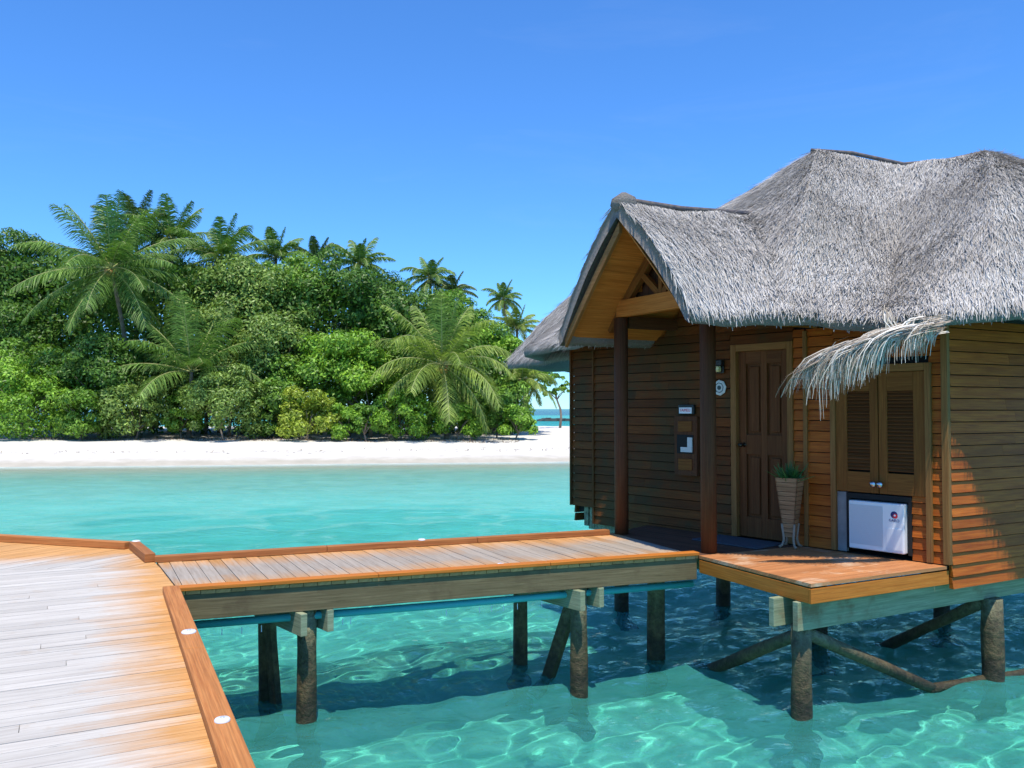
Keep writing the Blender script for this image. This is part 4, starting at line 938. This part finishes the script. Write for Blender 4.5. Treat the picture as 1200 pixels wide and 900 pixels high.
def frond(Vs, Fs, ribs, o, az, elev, L, droop, r, wid=.62, nl=84, twist=0.):
    """one feather leaf: curved rib with narrow leaflets hanging from both sides"""
    d = np.array([math.cos(az) * math.cos(elev), math.sin(az) * math.cos(elev), math.sin(elev)]); p = np.array(o, float); pts = [p.copy()]; K = 12
    for k in range(K):
        d = d + np.array([0, 0, -droop * (.12 + 1.25 * k / K) / K * 2.2]); d /= np.linalg.norm(d); p = p + d * L / K; pts.append(p.copy())
    pts = np.array(pts); tan = np.gradient(pts, axis=0); tan /= np.linalg.norm(tan, axis=1)[:, None]
    side = np.cross(tan, [0, 0, 1.]); side /= np.maximum(np.linalg.norm(side, axis=1)[:, None], 1e-3); up = np.cross(side, tan)
    RV, RF = ribs; off = len(RV)
    for k in range(len(pts)):
        w = .055 * (1 - .85 * k / K) + .006; c = pts[k] - up[k] * .0 + np.array([0, 0, .012])
        RV += [c - side[k] * w, c + up[k] * w * .8, c + side[k] * w, c - up[k] * w * .6]
    for k in range(K):
        for q in range(4): i = off + 4 * k; RF.append([i + q, i + (q + 1) % 4, i + 4 + (q + 1) % 4, i + 4 + q])
    for j in range(nl):
        t = .12 + .87 * j / (nl - 1); k = t * K; i0 = min(int(k), K - 1); f = k - i0; c = pts[i0] * (1 - f) + pts[i0 + 1] * f; tt, ss, uu = tan[i0], side[i0], up[i0]
        ll = wid * L * .42 * math.sin(math.pi * min(.97, .14 + .80 * t)) ** .7
        for sg in (1, -1):
            q = ss * sg * r.uniform(.6, 1.) + tt * r.uniform(.45, .8) - np.array([0, 0, 1]) * r.uniform(.15, .55) + uu * r.uniform(-.05, .2)
            q /= np.linalg.norm(q); q2 = q + np.array([0, 0, -.75]) * r.uniform(.5, 1.3); q2 /= np.linalg.norm(q2)
            w = .024 * r.uniform(.8, 1.3); wv = tt * w
            a = len(Vs); m = c + q * ll * .5; e = m + q2 * ll * .5
            Vs += [c - wv, c + wv, m + wv, m - wv, e + wv * .2, e - wv * .2]; Fs += [[a, a + 1, a + 2, a + 3], [a + 3, a + 2, a + 4, a + 5]]
def palm_leafmat(name, a, b_): return leafmat(name, a, b_, .25, .5)
PM = dict(green=palm_leafmat('palm leaf green', (.055, .125, .025), (.17, .29, .065)), dark=palm_leafmat('palm leaf dark', (.03, .07, .02), (.10, .16, .045)), gold=palm_leafmat('palm leaf golden', (.09, .16, .025), (.27, .36, .075)))
m_nut = plain('coconut husk', (.42, .17, .05), .6, nscale=5, c2=(.30, .22, .06))
m_rib = plain('pale palm rib', (.34, .36, .12), .5)
def palm(px, py, Z, rad_px, kind, label, n=20, seed=0, nuts=0, lean=(0, 0), tr=.17, droop=1.0, up=1.35, lo=-.5, stiff=None):
    x, zc = W(px, Z), H(py, Z); y = Z; g = float(ground_z(np.array(x), np.array(y))); r = random.Random(seed)
    bx, by = x + lean[0], y + lean[1]
    gb = float(ground_z(np.array(bx), np.array(by)))
    t_ = empty('coconut_palm', (bx, by, gb), label, 'palm tree', GP); L = rad_px / 1000 * Z
    mb = MB(); h = zc - gb; pts = [Vector((bx + (x - bx) * (k / 8) ** 1.6, by + (y - by) * (k / 8) ** 1.6, gb - .3 + (h + .3) * k / 8)) for k in range(9)]
    mb.tube(pts, [tr * (1.25 if k == 0 else 1 - .35 * k / 8) for k in range(9)], 10, wob=.1); mb.build('trunk', m_palmbark, t_, smooth=True)
    Vs, Fs = [], []; ribs = ([], [])
    for k in range(n):
        f = (k + .5) / n; az = k * 2.39996 + r.uniform(-.2, .2); el = up + (lo - up) * f ** .85 + r.uniform(-.12, .12)
        frond(Vs, Fs, ribs, (x, y, zc), az, el, L * r.uniform(.88, 1.12) * (1 if f > .15 else .85), droop * r.uniform(.75, 1.25) * (.35 + .8 * math.cos(max(el, -.2))), r)
    npmesh('fronds', np.array(Vs), np.array(Fs), PM[kind], t_); npmesh('midribs', np.array(ribs[0]), np.array(ribs[1]), m_rib, t_)
    if nuts:
        for k in range(nuts):
            an = k * 2.4; mb = MB(); c = Vector((x + math.cos(an) * .28, y + math.sin(an) * .28, zc - .15 - .12 * (k % 3))); mb.lathe(c, [(0, -.16), (.09, -.12), (.13, -.02), (.12, .06), (.06, .13), (0, .15)], 10); mb.build('coconut', m_nut, t_, smooth=True)
    return t_
palm(128, 314, 55.5, 102, 'green', 'largest coconut palm at the upper left with orange coconuts', 30, 1, 14, (1.0, 1.6), droop=.5, up=1.45, lo=-.75)
palm(224, 436, 54.5, 98, 'green', 'short leaning palm low between the shrubs, right of the big palm', 16, 2, 0, (-.3, .5), droop=.5, lo=0, up=1.45)
palm(518, 428, 54.5, 100, 'gold', 'drooping palm with golden fronds standing on the beach right of centre', 28, 3, 6, (.3, .3), droop=.75, lo=-.7, up=1.45)
palm(200, 280, 64, 62, 'green', 'palm top directly right of the largest palm crown', 18, 4, droop=.6, lo=-.2)
palm(258, 302, 62, 62, 'green', 'palm top with upright fronds above the tall grey green tree', 18, 5, droop=.55, lo=-.1)
palm(322, 302, 66, 46, 'green', 'palm top on the skyline above the dense mid green crown', 16, 6, droop=.7, lo=-.1)
palm(370, 304, 68, 34, 'dark', 'smallest palm top peeking over the skyline between two palm tops', 13, 7, droop=.6, lo=.1)
palm(420, 310, 66, 42, 'green', 'palm top on the skyline above the dark glossy tree', 18, 8, droop=.8, lo=-.1)
palm(504, 326, 70, 38, 'green', 'left palm of the twin palm tops right of centre', 18, 9, droop=.9)
palm(530, 342, 69, 32, 'dark', 'right palm of the twin palm tops right of centre', 16, 10, droop=.9)
palm(590, 350, 82, 27, 'green', 'lone tall palm with a bare trunk against the sky', 20, 11, 0, (1.2, 0), .14, droop=.9)
palm(606, 385, 70, 34, 'gold', 'palm just left of the thatch eave with upright fronds', 15, 12, droop=.6, lo=-.1)
palm(612, 445, 60, 50, 'gold', 'small palm with fronds hanging below the thatch eave', 18, 13, 0, (-.8, 0), droop=1.)
palm(158, 268, 64, 56, 'dark', 'palm top half hidden behind the upright fronds of the largest palm', 16, 14, droop=.6)

# sparse little tree on the sand spit
sx_, sy_ = W(656, 76), 76.; g = float(ground_z(np.array(sx_), np.array(sy_)))
st = empty('beach_tree', (sx_, sy_, g), 'slender crooked tree with sparse tufts alone on the sand beside the wall', 'tree')
mb = MB(); pts = [Vector((sx_ + q[0], sy_, g + q[1])) for q in ((0, -.2), (.12, 1.), (.05, 1.7), (-.25, 2.5), (-.45, 3.1))]; mb.tube(pts, [.13, .1, .09, .08, .05], 8, wob=.2)
ends = [(-1.5, 3.5), (.9, 3.7), (-.4, 4.4), (.2, 3.2), (-.95, 2.9)]
for ex, ez in ends: mb.tube([pts[3], pts[3].lerp(Vector((sx_ + ex, sy_, g + ez)), .5) + Vector((0, .2, .15)), Vector((sx_ + ex, sy_, g + ez))], [.05, .04, .02], 6)
mb.build('trunk', m_bark, st, smooth=True); Vs = []
for k, (ex, ez) in enumerate(ends): V, F = crown_mesh(500 + k, .75, .7, .38, 420, .12, 12); Vs.append(V + np.array([sx_ + ex, sy_, g + ez + .1]))
V = np.concatenate(Vs); npmesh('crown', V, np.arange(len(V)).reshape(-1, 4), LM['mid'], st)

# low undergrowth mass deep in the wood
r = np.random.default_rng(77); k = 75000; px = r.uniform(-40, 605, k); Z = r.uniform(58, 72, k); X = (px - 600) / 1000 * Z
topz = 2.75 + (479 - np.interp(px, [-40, 100, 300, 430, 520, 560, 605], [300, 300, 320, 345, 370, 400, 440])) / 1000 * Z
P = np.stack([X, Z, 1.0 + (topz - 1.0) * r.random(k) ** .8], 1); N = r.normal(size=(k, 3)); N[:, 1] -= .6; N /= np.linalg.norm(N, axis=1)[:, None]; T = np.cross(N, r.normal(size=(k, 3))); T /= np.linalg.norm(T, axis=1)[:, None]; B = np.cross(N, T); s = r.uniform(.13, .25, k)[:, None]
V = np.stack([P - T * s, P - B * s * .5, P + T * s, P + B * s * .5], 1).reshape(-1, 3)
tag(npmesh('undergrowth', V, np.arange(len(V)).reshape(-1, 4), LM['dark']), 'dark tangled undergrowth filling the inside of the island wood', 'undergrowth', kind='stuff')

# twigs and leaf litter along the back of the beach
r = np.random.default_rng(78); k = 3800; X = r.uniform(-36, .5, k); Yb = 52.0 + r.exponential(1.5, k); P = np.stack([X, Yb, ground_z(X, Yb) + .015], 1)
D = np.stack([np.cos(r.uniform(0, 6.28, k)), np.sin(r.uniform(0, 6.28, k)), r.uniform(-.05, .25, k)], 1); V, F = strands('', None, P, D, np.tile([0, 0, 1.], (k, 1)), None, length=(.10, .32), width=(.01, .025), lift=.02)
tag(npmesh('leaf_litter', V, F, plain('dry brown litter', (.16, .11, .07), .9)), 'dry brown leaf litter under the shrubs at the back of the beach', 'leaf litter', kind='stuff')

r = np.random.default_rng(79); k = 260; X = r.uniform(-34, 4, k); Yb = shore_y(X) + 4.2 + .8 * snoise(X * .5, 0, 2.) + r.normal(0, .35, k); P = np.stack([X, Yb, ground_z(X, Yb) + .012], 1)
D = np.stack([np.cos(r.uniform(0, 6.28, k)), np.sin(r.uniform(0, 6.28, k)), r.uniform(-.05, .15, k)], 1); V, F = strands('', None, P, D, np.tile([0, 0, 1.], (k, 1)), None, length=(.08, .35), width=(.012, .035), lift=.03)
tag(npmesh('beach_wrack', V, F, plain('dry wrack', (.36, .30, .22), .9)), 'thin broken line of dry wrack on the sand above the water edge', 'wrack', kind='stuff')

# far breakwater
mb = MB(); r = random.Random(4)
for k in range(60):
    c = Vector((6 + k * .55, 190 + r.uniform(-.8, .8), .1 + r.uniform(-.1, .25))); q = r.uniform(.4, .8)
    mb.hexa([c + Vector((a * q * r.uniform(.7, 1), b_ * q * r.uniform(.7, 1), z * q * .6)) for z in (-1, 1) for a, b_ in ((-1, -1), (1, -1), (1, 1), (-1, 1))])
tag(mb.build('breakwater', plain('dark wet rock', (.09, .085, .08), .9)), 'low dark rock breakwater far out in the sea beside the bungalow wall', 'breakwater')
